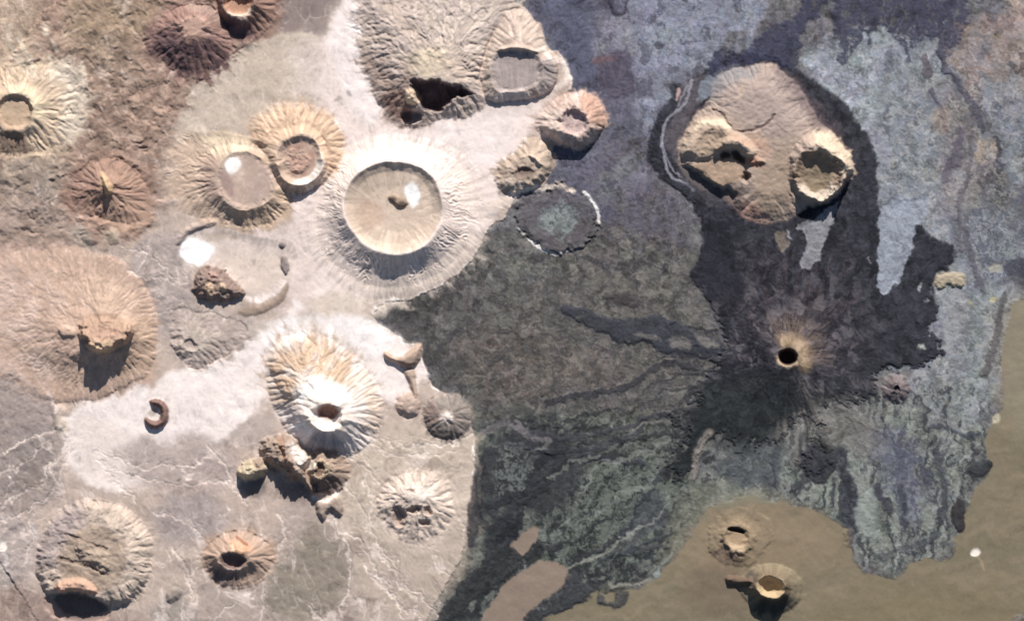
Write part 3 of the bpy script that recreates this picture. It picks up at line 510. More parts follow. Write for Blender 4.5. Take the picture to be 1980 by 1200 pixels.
# brown dome crowned by a rugged plug
t = thing('brown_dome', 'broad pinkish-brown dome crowned by a jagged steep plug that throws a pointed black shadow', 'volcano', (200,650))
k = cone((203,645), (58,40,0), [(308,640),(302,690),(280,732),(240,752),(190,772),(150,782),(90,775),(20,740),(-60,700),(-70,560),(-10,490),(60,482),(140,478),(212,492),(245,505),(282,552),(302,600)],
    [(0,34),(1,32),(1.25,20),(1.6,9),(1.9,3.5),(2,0)], 3, [(64,1.7,1.0,2.1),(120,1.1,1.3,2.1)], rough=.7, cut=1.5, seed=6, hs=.92, eros=.6)
claim_cone(k, t, [(FL,0,1.94)])
band(k,0,1.97,(198,171,153),.9,.05); band(k,1.0,1.6,(206,181,160),.5,.2,ang=(-75,50)); band(k,1.0,1.9,(190,164,142),.7,.2,ang=(20,60)); band(k,1.3,1.95,(212,190,178),.6,.1,ang=(180,50),tex=.6+N_MID)
PLUG = [(148,632),(158,620),(176,610),(200,604),(236,612),(258,626),(262,650),(247,664),(226,676),(202,690),(178,678),(160,656)]
s = box(PLUG, 12); d = sdf(PLUG, s, 4, 4); H[s] += sstep(0, 10, d)*(32*sstep(596, 668, Y[s]) + 4.5*N_MID[s] + 3*VX[s]); hill(ell((205,640), 22, 9), -6, 12, 3, 1.5); hill([(146,640),(165,636),(172,650),(156,660)], 9, 7, 2, 2); hill([(240,620),(258,622),(262,645),(246,650)], 9, 8, 2, 2); hill([(180,660),(200,654),(222,658),(204,678)], 4, 9, 3, 3)
paint(PLUG, (184,156,136), 1, 4, 3); paint(ell((205,640), 30, 14), (176,146,130), .8, 8); paint([(175,672),(200,660),(225,668),(204,688)], (206,180,150), .8, 4)  # lower lip of the plug lightened to read as a sunlit scarp
part(t, 'summit_plug', PLUG); hill([(112,635),(122,625),(150,635),(148,655),(118,650)], 5, 8, 2)
# round tan crater with ribbed flanks: the big one
t = thing('tuff_cone', 'largest round crater, cream flanks ribbed like a mushroom and a white patch inside', 'volcano', (760,402))
k = cone((760,402), [(855,400),(851,434),(832,464),(805,484),(770,491),(735,487),(706,472),(682,446),(666,415),(664,388),(674,358),(695,333),(725,317),(765,312),(805,320),(835,340),(850,368)], [(952,395),(945,450),(915,500),(870,540),(820,568),(750,582),(690,570),(640,540),(600,500),(590,440),(600,370),(640,310),(690,270),(760,255),(850,270),(920,310)],
    [(0,17),(.5,18),(.8,21),(.93,26),(1,31),(1.03,31),(1.25,20),(1.5,9),(1.75,3),(2,0)], .8, [(104,4.2,1.0,1.8),(150,1.2,1.25,1.9)], rough=.4, cut=1.7, seed=7, eros=.35, hs=1.22)
claim_cone(k, t, [(CF,0,.72),(CW,.72,1.0),(FL,1.0,1.86)])
band(k,0,1.0,(216,196,178),1,.015); band(k,.62,.97,(204,184,164),.5,.12,ang=(200,80)); band(k,.3,.8,(212,193,174),.6,.2,tex=.6+N_MID); band(k,1.03,1.9,(232,215,204),.95,.12); band(k,1.5,2,(222,206,192),.6,.1,ang=(70,60)); band(k,1.1,1.95,(236,222,216),.4,.1,ang=(-80,60))
band(k,.25,.72,(206,176,156),.6,.15,ang=(165,40))
SALT = [(786,358),(797,355),(807,360),(812,374),(811,390),(802,404),(796,400),(792,388),(784,376),(782,366)]
KNB = [(750,378),(762,374),(772,380),(786,382),(792,392),(786,402),(774,404),(762,394),(752,388)]
paint(SALT, (232,220,210), .7, 9, 4, 2); paint(SALT, (255,253,250), 1, 3, 3, 1.5); hill(KNB, 6, 6, 2, 1.5, 1); paint(KNB, (150,132,116), .95, 2.5, 2); paint(ell((762,384),7,5), (112,98,88), .9, 3); paint(ell((782,397),7,4), (104,90,80), .9, 3)
part(t, 'salt_flat', SALT, 'salt'); part(t, 'lava_knob', KNB)
# orange-tan ribbed ring with rugged floor
tG = thing('tuff_ring', 'orange-tan ribbed ring around a rugged brown crater floor, touching the grey-floored crater', 'volcano', (575,305))
kG = cone((577,311), [(626,312),(622,338),(604,354),(580,360),(556,354),(538,338),(532,312),(538,286),(556,268),(580,261),(606,268),(620,286)], [(668,262),(664,310),(640,350),(600,372),(560,380),(530,350),(505,320),(480,290),(478,240),(500,212),(545,196),(600,200),(645,222)],
    [(0,20),(.74,21),(.86,25),(1,32),(1.08,31),(1.5,15),(1.85,4),(2,0)], 1.5, [(58,3.6,1.03,1.98),(30,1.5,1.1,1.9)], rough=.8, cut=1.75, seed=8)
claim_cone(kG, tG, [(CF,0,.76),(CW,.76,1.0),(FL,1.0,1.93)])
band(kG,1,1.98,(218,188,162),1,.05); band(kG,0,.98,(200,176,158),1,.03); band(kG,0,.74,(180,148,134),.9,.06,tex=.75+1.1*N_MID); band(kG,.74,1.08,(236,224,214),.9,.06,ang=(50,65)); band(kG,1.1,2,(226,206,190),.8,ang=(60,50)); band(kG,1,2,(190,164,150),.7,ang=(105,35))  # last band darkens the south flank for its shadow
hill(ell((574,312), 30, 26), 3, 12, 6, 5, 3.5); hill([(556,240),(562,238),(566,262),(562,272),(556,262)], -7, 4, 1, 1)
# ring with smooth grey floor and white patch
tD = thing('tuff_ring', 'crater with a smooth grey-tan floor and a small bright white salt patch', 'volcano', (472,350))
kD = cone((474,350), [(533,345),(530,376),(515,396),(480,408),(450,400),(430,378),(418,345),(424,320),(440,300),(462,292),(500,300),(522,318)], [(562,330),(575,390),(560,425),(520,448),(470,448),(420,440),(380,420),(335,405),(318,360),(322,300),(345,260),(400,250),(440,255),(500,270),(545,295)],
    [(0,20),(.86,20.5),(.97,23),(1,24),(1.04,23),(1.4,9),(1.7,4),(2,0)], 1.2, [(84,3.4,1.02,1.97),(44,1.5,1.2,1.9)], rough=.6, cut=1.7, seed=9, tilt=(-.5,3.))
m_keep = (kG.u > 1.25) if False else None
claim_cone(kD, tD, [(CF,0,.9),(CW,.9,1.0),(FL,1.0,1.9)])
band(kD,1,1.97,(206,182,162),.95,.06); band(kD,0,.99,(192,170,156),1,.02); band(kD,.0,.8,(186,165,156),.6,.2,ang=(20,70)); band(kD,1,1.3,(176,152,140),.7,.08,ang=(190,60)); band(kD,1.0,1.95,(196,172,148),.7,ang=(60,60)); band(kD,1,1.9,(222,204,178),.8,.1,ang=(-110,35))  # strip outside the west rim darkened as a shaded slope
paint([(424,330),(438,322),(452,345),(455,375),(440,382),(424,352)], (166,144,136), .8, 4, 3)
SALT = [(437,312),(450,303),(462,308),(468,320),(460,331),(448,334),(438,326)]
paint(SALT, (226,212,202), .7, 10, 4, 2); paint(SALT, (255,253,250), 1, 3.5, 3, 1.5); paint([(440,318),(468,312),(478,340),(470,360)], (216,198,184), .4, 10)
part(tD, 'salt_flat', SALT, 'salt')
# give the orange ring back the ground it shares with its neighbour
def redo_ring():
    k = cone((577,311), [(626,312),(622,338),(604,354),(580,360),(556,354),(540,338),(536,312),(540,286),(556,268),(580,261),(606,268),(620,286)], [(640,262),(650,310),(630,348),(600,372),(560,380),(524,356),(508,320),(500,280),(510,250),(540,226),(580,220),(620,230)],
        [(0,20),(.74,21),(.86,25),(1,32),(1.08,31),(1.5,16),(1.85,12),(2,10)], 1.2, [(40,3,1.05,1.9)], rough=.8, cut=1.5, seed=8)
    m = (X[k.s] < 548) & (k.u < 1.25); pid = [i for i, p in enumerate(PARTS) if p and p[0] == tG]
    for i, (a, b) in zip(pid, ((0,.76),(.76,1.),(1.,1.25))): claim(i, k.s, m & (k.u >= a) & (k.u < b))
    band(k,.76,1.0,(200,176,158),.9,.04,ang=(170,60)); band(k,1,1.3,(206,178,156),.9,.06,ang=(165,45))
redo_ring(); hill(ell((574,312), 30, 26), 2.5, 12, 6, 5, 3)
# salt pan and playa south of it
PLAYA = [(350,480),(358,458),(378,442),(410,438),(470,452),(520,462),(562,462),(578,490),(562,540),(530,572),(492,588),(470,580),(460,556),(442,535),(412,512),(370,512),(350,498)]
s, d = hill(PLAYA, -2, 18, 3, 1); EW[s] *= 1-sstep(-4, 2, d)
paint(PLAYA, (218,202,192), 1, 4, 4, 1); paint([(400,500),(520,480),(560,520),(520,560),(470,560)], (226,208,194), .8, 14); paint([(400,448),(470,452),(440,470),(395,464)], (186,170,156), .8, 8); paint([(440,540),(480,575),(530,565),(555,540),(540,560),(490,588)], (234,222,216), .8, 5)
t = thing('playa', 'pale bow-shaped dry lake bed with the biggest white salt sheet', 'salt pan', (455,510)); claim(new_part(t, 'lake_bed', 'ash'), s, d > 0)
SALT = [(347,492),(351,470),(364,457),(390,462),(413,474),(410,492),(402,504),(380,510),(360,508)]
paint(SALT, (236,226,218), .8, 14, 6, 2); paint(SALT, (255,253,250), 1, 4, 5, 2); part(t, 'salt_sheet', SALT, 'salt')
hill([(336,472),(346,446),(376,424),(425,420),(418,438),(384,442),(362,457),(350,477)], 5, 9, 3, 2); paint([(340,470),(352,448),(378,428),(400,430),(384,440),(362,455),(350,475)], (160,146,140), .7, 4)
CRS = [(456,602),(482,591),(514,587),(544,562),(557,544),(561,553),(550,579),(530,598),(500,611),(472,614)]
t = thing('ridge', 'narrow grey crescent ridge curving under the dry lake bed', 'ridge', (510,592)); s, d = hill(CRS, 2.2, 9, 3, 1); claim(new_part(t,'ridge','ash'), s, d > 0); THINGS[t]['own'] = 1; paint(CRS, (160,142,128), .95, 3, 3, 1)
for c, rx, ry, lab in (((546,473),6,7,'small grey rock outcrop beside the dry lake bed, upper of two'), ((551,513),8,19,'tall oval grey rock outcrop beside the dry lake bed, lower of two')):
    t = thing('rock_outcrop', lab, 'outcrop', c); s, d = hill(ell(c, rx, ry, -5), 4, 5, 2, 1, .5); claim(new_part(t,'rock_outcrop','ash'), s, d > 0); THINGS[t]['own'] = 1; paint(ell(c, rx, ry, -5), (150,138,134), .95, 2, 2, 1)
for c, rx, ry in (((655,192),8,4),((676,180),4,6)): paint(ell(c, rx, ry, -40), (178,168,164), .9, 3, 3)
# rugged brown knob
t = thing('lava_dome', 'rugged reddish-brown rocky knob just below the biggest white salt sheet', 'lava dome', (418,560))
KN = [(374,548),(378,522),(395,508),(432,520),(446,540),(472,556),(476,570),(456,580),(424,584),(392,582),(374,562)]
s, d = hill(KN, 18, 18, 5, 4, 4.5); claim(new_part(t, 'rock_mass', 'ash'), s, d > 0); paint(KN, (146,126,117), 1, 3, 4, 2, tex=1.1+.5*VX)
for q, c, h in (([(396,552),(410,545),(416,562),(400,572)],(214,184,156),6),([(424,545),(438,548),(438,566),(424,570)],(206,180,154),6),([(402,522),(424,526),(420,540),(406,536)],(190,158,146),5)):
    hill(q, h, 6, 2, 2); paint(q, c, .9, 3, 2); part(t, 'pale_crag', q)
# faded hummock below it
t = thing('worn_cone', 'faded grey-tan hummock with a tiny ring crater, below the reddish-brown knob', 'volcano', (372,662))
k = cone((370,668), (15,12,0), [(330,590),(400,600),(470,610),(490,640),(440,695),(372,718),(340,690),(325,640)], [(0,8),(.6,9),(1,17),(1.3,13),(2,0)], 3, [(28,2.2,1.1,1.95)], rough=2., cut=1.9, seed=10, hs=.6); claim_cone(k, t, [('crater_bowl',0,1.0),(FL,1.0,1.93)])
band(k,0,2,(188,172,163),.9,.08); band(k,.8,1.4,(194,180,168),.8); band(k,1.4,2,(182,166,157),.6,ang=(30,60))
# hook-shaped hill
t = thing('hook_hill', 'dark brown hook-shaped hill alone on white ash, curled like a letter C', 'hill', (303,798))
HK = [(286,772),(304,768),(322,778),(329,798),(324,818),(308,830),(288,828),(276,814),(280,804),(294,812),(306,812),(312,802),(308,788),(292,784)]
s, d = hill(HK, 13, 9, 1.5, 1, .6); claim(new_part(t, 'hook_hill', 'ash'), s, d > 0); THINGS[t]['own'] = 1; paint(HK, (140,114,106), 1, 2.5, 2, 1); paint(ell((297,800),11,8), (196,180,166), .8, 4)
# scoria cones of the upper left
t = thing('tuff_ring', 'cream crater cut by the left edge of the picture, its right flank deeply ribbed', 'volcano', (30,215))
k = cone((30,217), (35,35,0), [(168,180),(165,230),(140,280),(100,300),(40,310),(-40,300),(-60,200),(-30,130),(40,120),(100,110),(150,140)], [(0,14),(.8,16),(.93,22),(1,29),(1.08,28),(1.3,17),(1.7,8),(2,0)], 1.5, [(40,6,1.2,2.1),(24,2,1.1,1.9)], rough=.8, cut=1.8, seed=11)
claim_cone(k, t, [(CF,0,.82),(CW,.82,1.0),(FL,1.0,1.94)])
band(k,1,2.,(212,190,166),1,.06); band(k,0,.97,(198,174,150),1,.03); band(k,1,1.25,(230,212,182),.8,.06,ang=(-40,80)); band(k,1.6,2.05,(226,214,198),.6,.1,ang=(-10,50)); band(k,1.0,1.9,(150,128,112),.85,ang=(95,35))  # last band paints the shade of the south flank
for p in ([(20,50),(22,90),(40,120),(60,150)],[(42,72),(48,100),(58,130),(72,150)],[(88,50),(90,70)],[(105,80),(112,95)],[(94,110),(96,130)],[(158,125),(160,150),(162,165)]): stroke(p, 4.5, (222,206,186), .75, 4, 5, 3)
t = thing('scoria_cone', 'rounded dark purple-brown cone with a lighter summit, near the top left', 'volcano', (368,75))
k = cone((376,52), (26,20,0), [(462,84),(452,120),(415,150),(370,158),(325,135),(290,105),(283,75),(300,35),(345,8),(390,5),(435,20)], [(0,38),(.8,38),(1,36),(1.5,22),(1.9,5),(2,0)], 3, [(44,2.6,1.1,2.0)], rough=1.6, cut=1.85, seed=12); claim_cone(k, t, [('summit',0,1.1),(FL,1.1,1.94)])
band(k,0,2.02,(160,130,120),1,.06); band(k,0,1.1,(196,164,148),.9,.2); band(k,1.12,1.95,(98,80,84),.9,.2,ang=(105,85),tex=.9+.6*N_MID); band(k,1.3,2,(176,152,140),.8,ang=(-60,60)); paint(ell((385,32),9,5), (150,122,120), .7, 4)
t = thing('scoria_cone', 'reddish cone with a bright scalloped rim cut by the top edge of the picture', 'volcano', (470,15))
k = cone((462,8), (30,26,0), [(545,10),(530,48),(500,72),(462,84),(440,60),(420,20),(405,-20),(450,-50),(520,-40)], [(0,20),(.8,24),(1,40),(1.1,38),(1.5,14),(2,0)], 2, [(22,4,1.05,2)], rough=1.4, cut=1.8, seed=13); claim_cone(k, t, [('crater_bowl',0,1.0),(FL,1.0,1.93)])
band(k,0,2.02,(152,124,112),1); band(k,0,.95,(188,150,128),1); band(k,.88,1.12,(226,204,184),.9,.04,ang=(80,70)); band(k,1.1,2,(112,90,92),.8,ang=(90,40))  # last band paints the shadow below the south rim
t = thing('worn_cone', 'brown gullied cone with a tan wedge at its summit, left of the grey-floored crater', 'volcano', (212,362))
k = cone((210,364), (14,14,0), [(300,385),(292,440),(240,452),(200,432),(150,420),(118,372),(150,320),(190,300),(240,300),(285,330)], [(0,36),(1,31),(1.4,16),(1.8,5),(2,0)], 2.5, [(34,4.,1.05,2)], rough=1.4, cut=1.8, seed=14); claim_cone(k, t, [('summit',0,1.0),(FL,1.0,1.94)])
band(k,0,2,(172,142,126),.95,.08); band(k,1,2,(190,160,140),.7,ang=(60,45)); band(k,1,2,(150,122,112),.6,ang=(190,50))
WD = [(194,330),(200,332),(222,366),(222,376),(210,380),(202,372)]
hill(WD, 14, 10, 1, 1); paint(WD, (206,178,144), 1, 3, 2); part(t, 'tan_wedge', WD)
# bright white cone with the ribbed brown collar
t = thing('rhyolite_cone', 'snow-white cone with a small dark crater and a brown ribbed shoulder', 'volcano', (634,795))
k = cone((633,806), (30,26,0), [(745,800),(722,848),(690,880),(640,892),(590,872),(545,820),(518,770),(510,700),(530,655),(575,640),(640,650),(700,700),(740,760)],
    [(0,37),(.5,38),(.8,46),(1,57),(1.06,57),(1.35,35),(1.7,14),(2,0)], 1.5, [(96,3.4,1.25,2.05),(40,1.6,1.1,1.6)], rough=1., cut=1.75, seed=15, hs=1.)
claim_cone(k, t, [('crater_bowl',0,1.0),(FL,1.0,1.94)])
band(k,0,1.96,(240,228,220),.9,.08); band(k,1.35,2.02,(204,176,150),.95,.1,ang=(-112,66),tex=.85+.8*N_MID); band(k,1.45,2,(214,192,172),.8,.12,ang=(-20,50),tex=.8+N_MID); band(k,1,1.36,(250,244,238),.9,.12,ang=(-90,80)); band(k,.95,1.2,(244,226,206),.5,.05); band(k,1.1,2,(176,172,176),.9,.1,ang=(95,45)); band(k,1.2,2,(248,246,246),.8,ang=(150,20))  # grey band to the south deepens the flank's shadow in colour
PITW = ell((635,795), 21, 15); hill(PITW, -6, 8, 1, .5); paint(PITW, (150,112,98), .9, 4, 1, .5); part(t, 'crater_pit', PITW); paint([(610,812),(656,812),(650,832),(618,832)], (252,246,238), .8, 5, 2)  # upper half of the bowl painted as shade, lower wall whitened as sunlit
SHD = [(515,700),(525,668),(562,645),(602,652),(618,690),(598,730),(580,768),(556,772),(530,740)]
s, d = hill(SHD, 7, 12, 3, 1); 
part(t, 'ribbed_shoulder', SHD)
# brown dome pair by the lava edge
t = thing('scoria_cone', 'small round brown cone with a pale tip at the dark lava edge', 'volcano', (863,806))
k = cone((865,805), (9,8,0), (49,46,0), [(0,30),(1,25),(1.5,17),(1.8,9),(2,0)], 1.5, [(14,.9,1.1,2)], rough=2.2, cut=1.95, seed=16, hs=.75); claim_cone(k, t, [('pale_tip',0,1.0),(FL,1.0,1.98)])
band(k,0,2.0,(152,141,133),1,.03); band(k,1.1,1.95,(140,122,114),.8,.1,ang=(190,50)); band(k,0,1.1,(232,216,206),.95,.12); band(k,1.6,2,(124,112,106),.7,.08,ang=(100,60))  # dark arc at the southern foot is painted shadow
t = thing('hill', 'low mottled brown hillock touching the left side of the round brown cone', 'hill', (789,783)); P = ell((789,783),25,26); s, d = hill(P, 11, 16, 3, 2, 1.6); claim(new_part(t,'hill','ash'), s, d > 0); THINGS[t]['own'] = 1; paint(P, (196,174,160), .9, 4, 3); paint(P, (170,148,136), .5, 6, 6, 4, tex=.4+N_MID)
t = thing('saddle_hill', 'tan saddle-shaped hill with two horns and a long tail', 'hill', (785,690))
SD = [(739,686),(744,674),(762,690),(778,688),(798,668),(814,660),(819,678),(806,710),(788,713),(762,702),(748,698)]
s, d = hill(SD, 15, 11, 1.5, 1, .5); claim(new_part(t,'hill_top','ash'), s, d > 0); paint(SD, (198,174,156), 1, 2.5, 2, 1); paint([(762,696),(790,690),(808,690),(804,708),(786,712)], (150,132,122), .85, 4, 2)
TL = [(782,712),(804,710),(806,740),(810,768),(800,770),(792,742),(780,722)]; s, d = hill(TL, 7, 8, 1.5, 1); claim(new_part(t,'tail_ridge','ash'), s, d > 0); paint(TL, (186,164,148), .95, 3, 2, 1)
# knobs south of the white cone
t = thing('lava_dome', 'cream-topped knob with a round black shadow, below the snow-white cone', 'lava dome', (485,912))
P = [(452,908),(466,892),(486,886),(506,890),(522,900),(512,918),(496,928),(470,928)]; s, d = hill(P, 32, 17, 4, 4, 4.5); claim(new_part(t,'rock_mass','ash'), s, d > 0); paint(P, (200,184,158), 1, 3, 3, 2); paint([(470,928),(512,918),(520,950),(490,965),(458,945)], (120,112,108), .8, 8, 3)  # dark patch below the knob paints its cast shadow
P = [(486,890),(502,884),(512,894),(500,906)]; hill(P, 6, 6, 2, 2); paint(P, (160,140,126), .8, 3); part(t, 'crag', P)
t = thing('ridge', 'brown crooked ridge joining the cream-topped knob to the ochre cratered knob', 'ridge', (552,890))
P = [(500,852),(540,838),(572,846),(598,866),(625,886),(640,900),(618,938),(613,960),(596,948),(578,932),(558,930),(544,916),(524,905),(504,884)]; s, d = hill(P, 34, 26, 7, 5, 5.5); hill([(540,850),(556,858),(566,890),(588,918),(606,948),(596,946),(572,922),(552,894)], 9, 8, 3, 3, 2); claim(new_part(t,'ridge','ash'), s, d > 0); THINGS[t]['own'] = 1; paint(P, (166,147,133), .95, 6, 7, 5); paint([(556,852),(590,868),(602,900),(584,912),(566,888)], (232,220,210), .85, 6, 5, 3); stroke([(545,850),(549,880),(556,905),(572,924)], 5, (178,138,114), .6, 3, 4, 2); paint([(545,925),(600,940),(606,960),(580,980),(540,965),(532,940)], (132,118,112), .7, 10, 4)  # sunlit face whitened, cast shadow below the ridge painted dark
t = thing('tuff_cone', 'ochre knob with a split dark crater and grooved dark skirts below the white cone', 'volcano', (620,905))
k = cone((618,904), (15,11,-20), [(684,905),(676,935),(640,958),(606,950),(588,930),(578,905),(590,880),(620,866),(660,872)], [(0,34),(.6,36),(1,46),(1.15,43),(1.5,20),(2,0)], 4, [(34,4.2,1.1,2)], rough=3.5, cut=1.6, seed=17); claim_cone(k, t, [('crater_bowl',0,1.0),(FL,1.0,1.94)])
band(k,0,2,(172,150,134),.95,.06); band(k,0,.9,(128,106,94),.9); band(k,.9,1.2,(204,182,154),.8,.05); band(k,1.1,2,(120,104,98),.85,ang=(70,60)); band(k,1,1.9,(232,218,204),.85,ang=(200,35))  # dark band on the lower skirts is shadow put into the colour
t = thing('hill', 'brown ridge spur with a white crest pointing down, right below the ochre cratered knob', 'hill', (634,985)); P = [(606,962),(630,968),(652,952),(664,968),(664,1000),(648,996),(638,986),(626,1012),(612,998)]; s, d = hill(P, 10, 10, 2, 2, .8); claim(new_part(t,'hill','ash'), s, d > 0); THINGS[t]['own'] = 1; paint(P, (170,152,140), .95, 4, 3); stroke([(606,960),(628,970),(650,954)], 4, (234,220,210), .8, 3)
# white-topped cone near the ash edge
t = thing('worn_cone', 'gullied pale cone with a white summit and several dark ravines', 'volcano', (798,975))
k = cone((798,962), (24,16,10), [(890,960),(880,1020),(830,1062),(780,1060),(738,1020),(715,980),(730,930),(780,905),(850,905)], [(0,34),(1,30),(1.4,19),(1.8,5),(2,0)], 3, [(17,6,.6,1.95),(40,2.,1.1,2)], rough=2.4, cut=1.85, seed=18, hs=.68); claim_cone(k, t, [('summit',0,1.0),(FL,1.0,1.94)])
band(k,0,2,(214,196,182),.8,.1); paint([(770,940),(800,928),(835,935),(850,965),(820,970),(790,960)], (234,220,208), .7, 10, 6)
for P, dpt in (([(756,985),(774,975),(786,990),(780,1022),(764,1014)],-20), ([(782,978),(812,972),(818,984),(800,996),(786,990)],-18), ([(812,984),(832,976),(838,992),(822,998)],-16), ([(804,1008),(826,1002),(838,1014),(818,1022)],-16), ([(778,944),(804,940),(800,952)],-12)): hill(P, dpt*.62, 8, 5, 4); part(t, 'ravine', P); paint(P, (176,156,144), .7, 5, 3)
# ribbed bottom-left ring
t = thing('tuff_ring', 'wide ribbed half-ring with a brown hump inside and a black shadow below, bottom left', 'volcano', (190,1075))
k = cone((185,1072), [(240,1040),(250,1085),(235,1125),(200,1150),(150,1146),(115,1120),(100,1080),(120,1040),(160,1010),(210,1012)], [(298,1050),(300,1095),(286,1138),(250,1170),(200,1182),(140,1180),(85,1150),(65,1090),(80,1030),(110,985),(160,962),(230,968),(275,1005)],
    [(0,30),(1,27),(1.35,24),(1.65,19),(1.92,4),(2,0)], 2.5, [(58,4.6,1.15,2.02)], rough=2.6, cut=1.9, seed=19, tilt=(2.5,1.5)); claim_cone(k, t, [('inner_hump',0,.95),('ribbed_rim',.95,1.95)])
band(k,.95,1.95,(200,183,168),1,.06); band(k,0,.95,(172,154,138),.95,.08); band(k,.9,1.95,(168,154,150),.9,.1,ang=(210,55)); hill([(150,1040),(195,1050),(225,1080),(205,1105),(160,1095),(140,1070)], 5, 16, 8, 5, 2.2); stroke([(130,1032),(150,1040),(172,1050),(205,1058)], 3, (120,104,94), .5, 2, 4, 3, dz=-3); stroke([(115,1078),(150,1090),(180,1098),(205,1106)], 3, (120,104,94), .5, 2, 4, 3, dz=-3)
SC = [(100,1128),(130,1112),(170,1118),(196,1142),(176,1150),(140,1142),(112,1150)]; hill(SC, 16, 12, 2, 1.5, 1.5); paint(SC, (206,170,148), 1, 5, 3); part(t, 'scarp', SC)
s, d = level([(84,1150),(125,1142),(156,1141),(184,1153),(218,1178),(210,1200),(140,1206),(90,1186)], -3, 3, 2, 2); EW[s] *= 1-sstep(-6, 2, d); paint([(98,1150),(140,1144),(178,1152),(216,1180),(190,1190),(150,1194),(118,1184)], (88,82,80), .75, 5, 3)  # ground under the scarp painted dark for its shadow
t = thing('tuff_ring', 'brown cone with a reddish lip, dark crater and fine ribs, beside the bottom-left half-ring', 'volcano', (458,1070))
k = cone((455,1082), [(480,1078),(474,1092),(455,1100),(434,1096),(422,1080),(430,1070),(455,1066)], [(540,1075),(528,1105),(495,1135),(450,1142),(405,1120),(385,1080),(400,1045),(440,1020),(490,1022),(525,1045)], [(0,16),(.6,20),(1,33),(1.1,33),(1.5,17),(2,0)], 1.5, [(36,3.4,1.15,2)], rough=1., cut=1.85, seed=20, tilt=(0,-7)); claim_cone(k, t, [('crater_bowl',0,1.0),(FL,1.0,1.94)])
band(k,0,2,(186,160,142),.95,.08); band(k,1.0,1.5,(216,174,144),.9,.1,ang=(-70,50)); band(k,0,.95,(120,102,98),.9,.05); band(k,1.0,1.08,(200,184,172),.8,.03,ang=(90,70)); band(k,1.08,1.9,(124,108,104),.8,ang=(120,50)); stroke([(460,1038),(470,1048),(478,1050)], 3, (150,100,80), .8, 2)  # dark band below the rim is the flank's shadow, painted
P = [(318,1150),(325,1135),(342,1128),(354,1140),(345,1160),(325,1170)]; t = thing('hill', 'low grey-brown knoll between the bottom-left half-ring and the brown cone with a reddish lip', 'hill', (335,1150)); s, d = hill(P, 6, 10, 3, 1, .5); claim(new_part(t,'hill','ash'), s, d > 0); THINGS[t]['own'] = 1; paint(P, (158,146,138), .9, 5, 3)
for P, h in (([(150,440),(175,425),(195,450),(190,475),(160,475)],5), ([(205,440),(235,448),(232,478),(205,470)],5), ([(100,780),(130,775),(130,830),(105,840)],5)): hill(P, h, 12, 3, 1)
paint([(130,440),(162,430),(178,465),(190,482),(150,478)], (172,158,146), .9, 5, 4); paint([(198,444),(230,448),(228,472),(206,470)], (188,172,152), .8, 6, 4); paint(ell((120,820),14,14), (206,188,164), .6, 8)

# ------------------------------------------------------------------ volcanoes of the lava field
t = thing('tan_hill', 'broad tan hill ringed by dark lava, with two deep craters side by side', 'volcano', (1475,280))
TH = [(1368,202),(1380,162),(1410,137),(1440,125),(1480,120),(1510,135),(1540,165),(1566,202),(1592,240),(1622,262),(1642,286),(1650,312),(1642,345),(1616,380),(1562,402),(1530,421),(1482,433),(1448,426),(1426,402),(1400,382),(1360,368),(1332,348),(1312,318),(1306,282),(1330,238)]
s, d = hill(TH, 19, 60, 5, 3, 1.0, pw=1.); m = sstep(-4, 4, d); lay(s, m, (178,158,147)); LAVA[s] *= 1-m; EW[s] = np.maximum(EW[s]*(1-m), .65*m); claim(new_part(t, FL, 'ash'), s, sdf(TH, s, 3, 0) > 0)
paint([(1380,165),(1440,125),(1510,140),(1570,215),(1560,260),(1460,255),(1400,215)], (180,161,154), .9, 14, 8); paint([(1475,300),(1530,290),(1540,400),(1500,430),(1450,420),(1465,350)], (165,145,129), .85, 16, 10); paint([(1420,265),(1480,258),(1495,300),(1450,315),(1425,290)], (192,160,144), .8, 12, 8); paint([(1425,395),(1455,385),(1490,425),(1470,432),(1440,424)], (186,146,132), .8, 8, 6)
paint([(1376,150),(1430,122),(1480,126),(1440,150),(1400,180),(1372,200)], (140,140,146), .7, 10, 10, 6)
paint([(1492,128),(1530,150),(1572,205),(1612,240),(1640,262),(1600,250),(1560,232),(1515,175)], (112,98,102), .75, 12, 12, 6); paint([(1436,362),(1440,420),(1424,404),(1398,384),(1372,370),(1400,366)], (104,88,88), .7, 8, 8, 4)
paint(ell((1430,180),6,12,10), (206,184,166), .6, 4, 3)
stroke([(1380,210),(1396,218),(1405,238),(1416,252),(1426,258),(1445,254),(1470,248),(1488,236),(1500,222)], 1.8, (112,92,90), .85, 1.6, 4, 2, dz=-2.2); stroke([(1500,240),(1520,256)], 1.2, (120,100,96), .7, 1.2, 2, 1)
stroke([(1372,200),(1362,208),(1345,215),(1330,222)], 3, (84,76,82), .8, 2, 3)
# western crater: an upper terrace, a scarp, and a lower floor open to the south-west
TER = [(1310,304),(1318,270),(1332,240),(1362,224),(1396,226),(1418,254),(1446,264),(1466,288),(1456,312),(1442,306),(1428,290),(1408,285),(1386,298),(1356,312),(1324,310)]
s, d = hill(TER, 11, 18, 3, 2, .7); paint(TER, (198,175,158), .9, 6, 4, 2)
UPF = [(1340,290),(1350,262),(1372,250),(1396,254),(1410,272),(1392,292),(1360,304),(1342,302)]; hill(UPF, -6, 16, 3, 2, .8); paint(UPF, (172,151,134), .9, 8, 4, 2)
stroke([(1345,248),(1362,239),(1382,238),(1398,238),(1408,250)], 5, (236,216,192), .8, 4, 4, 2); stroke([(1412,262),(1440,276),(1470,280)], 6, (192,158,140), .6, 6, 5, 2)
hill([(1384,297),(1408,285),(1432,289),(1447,307),(1466,302),(1444,270),(1404,264),(1380,282)], 11, 8, 3, 2, .6)
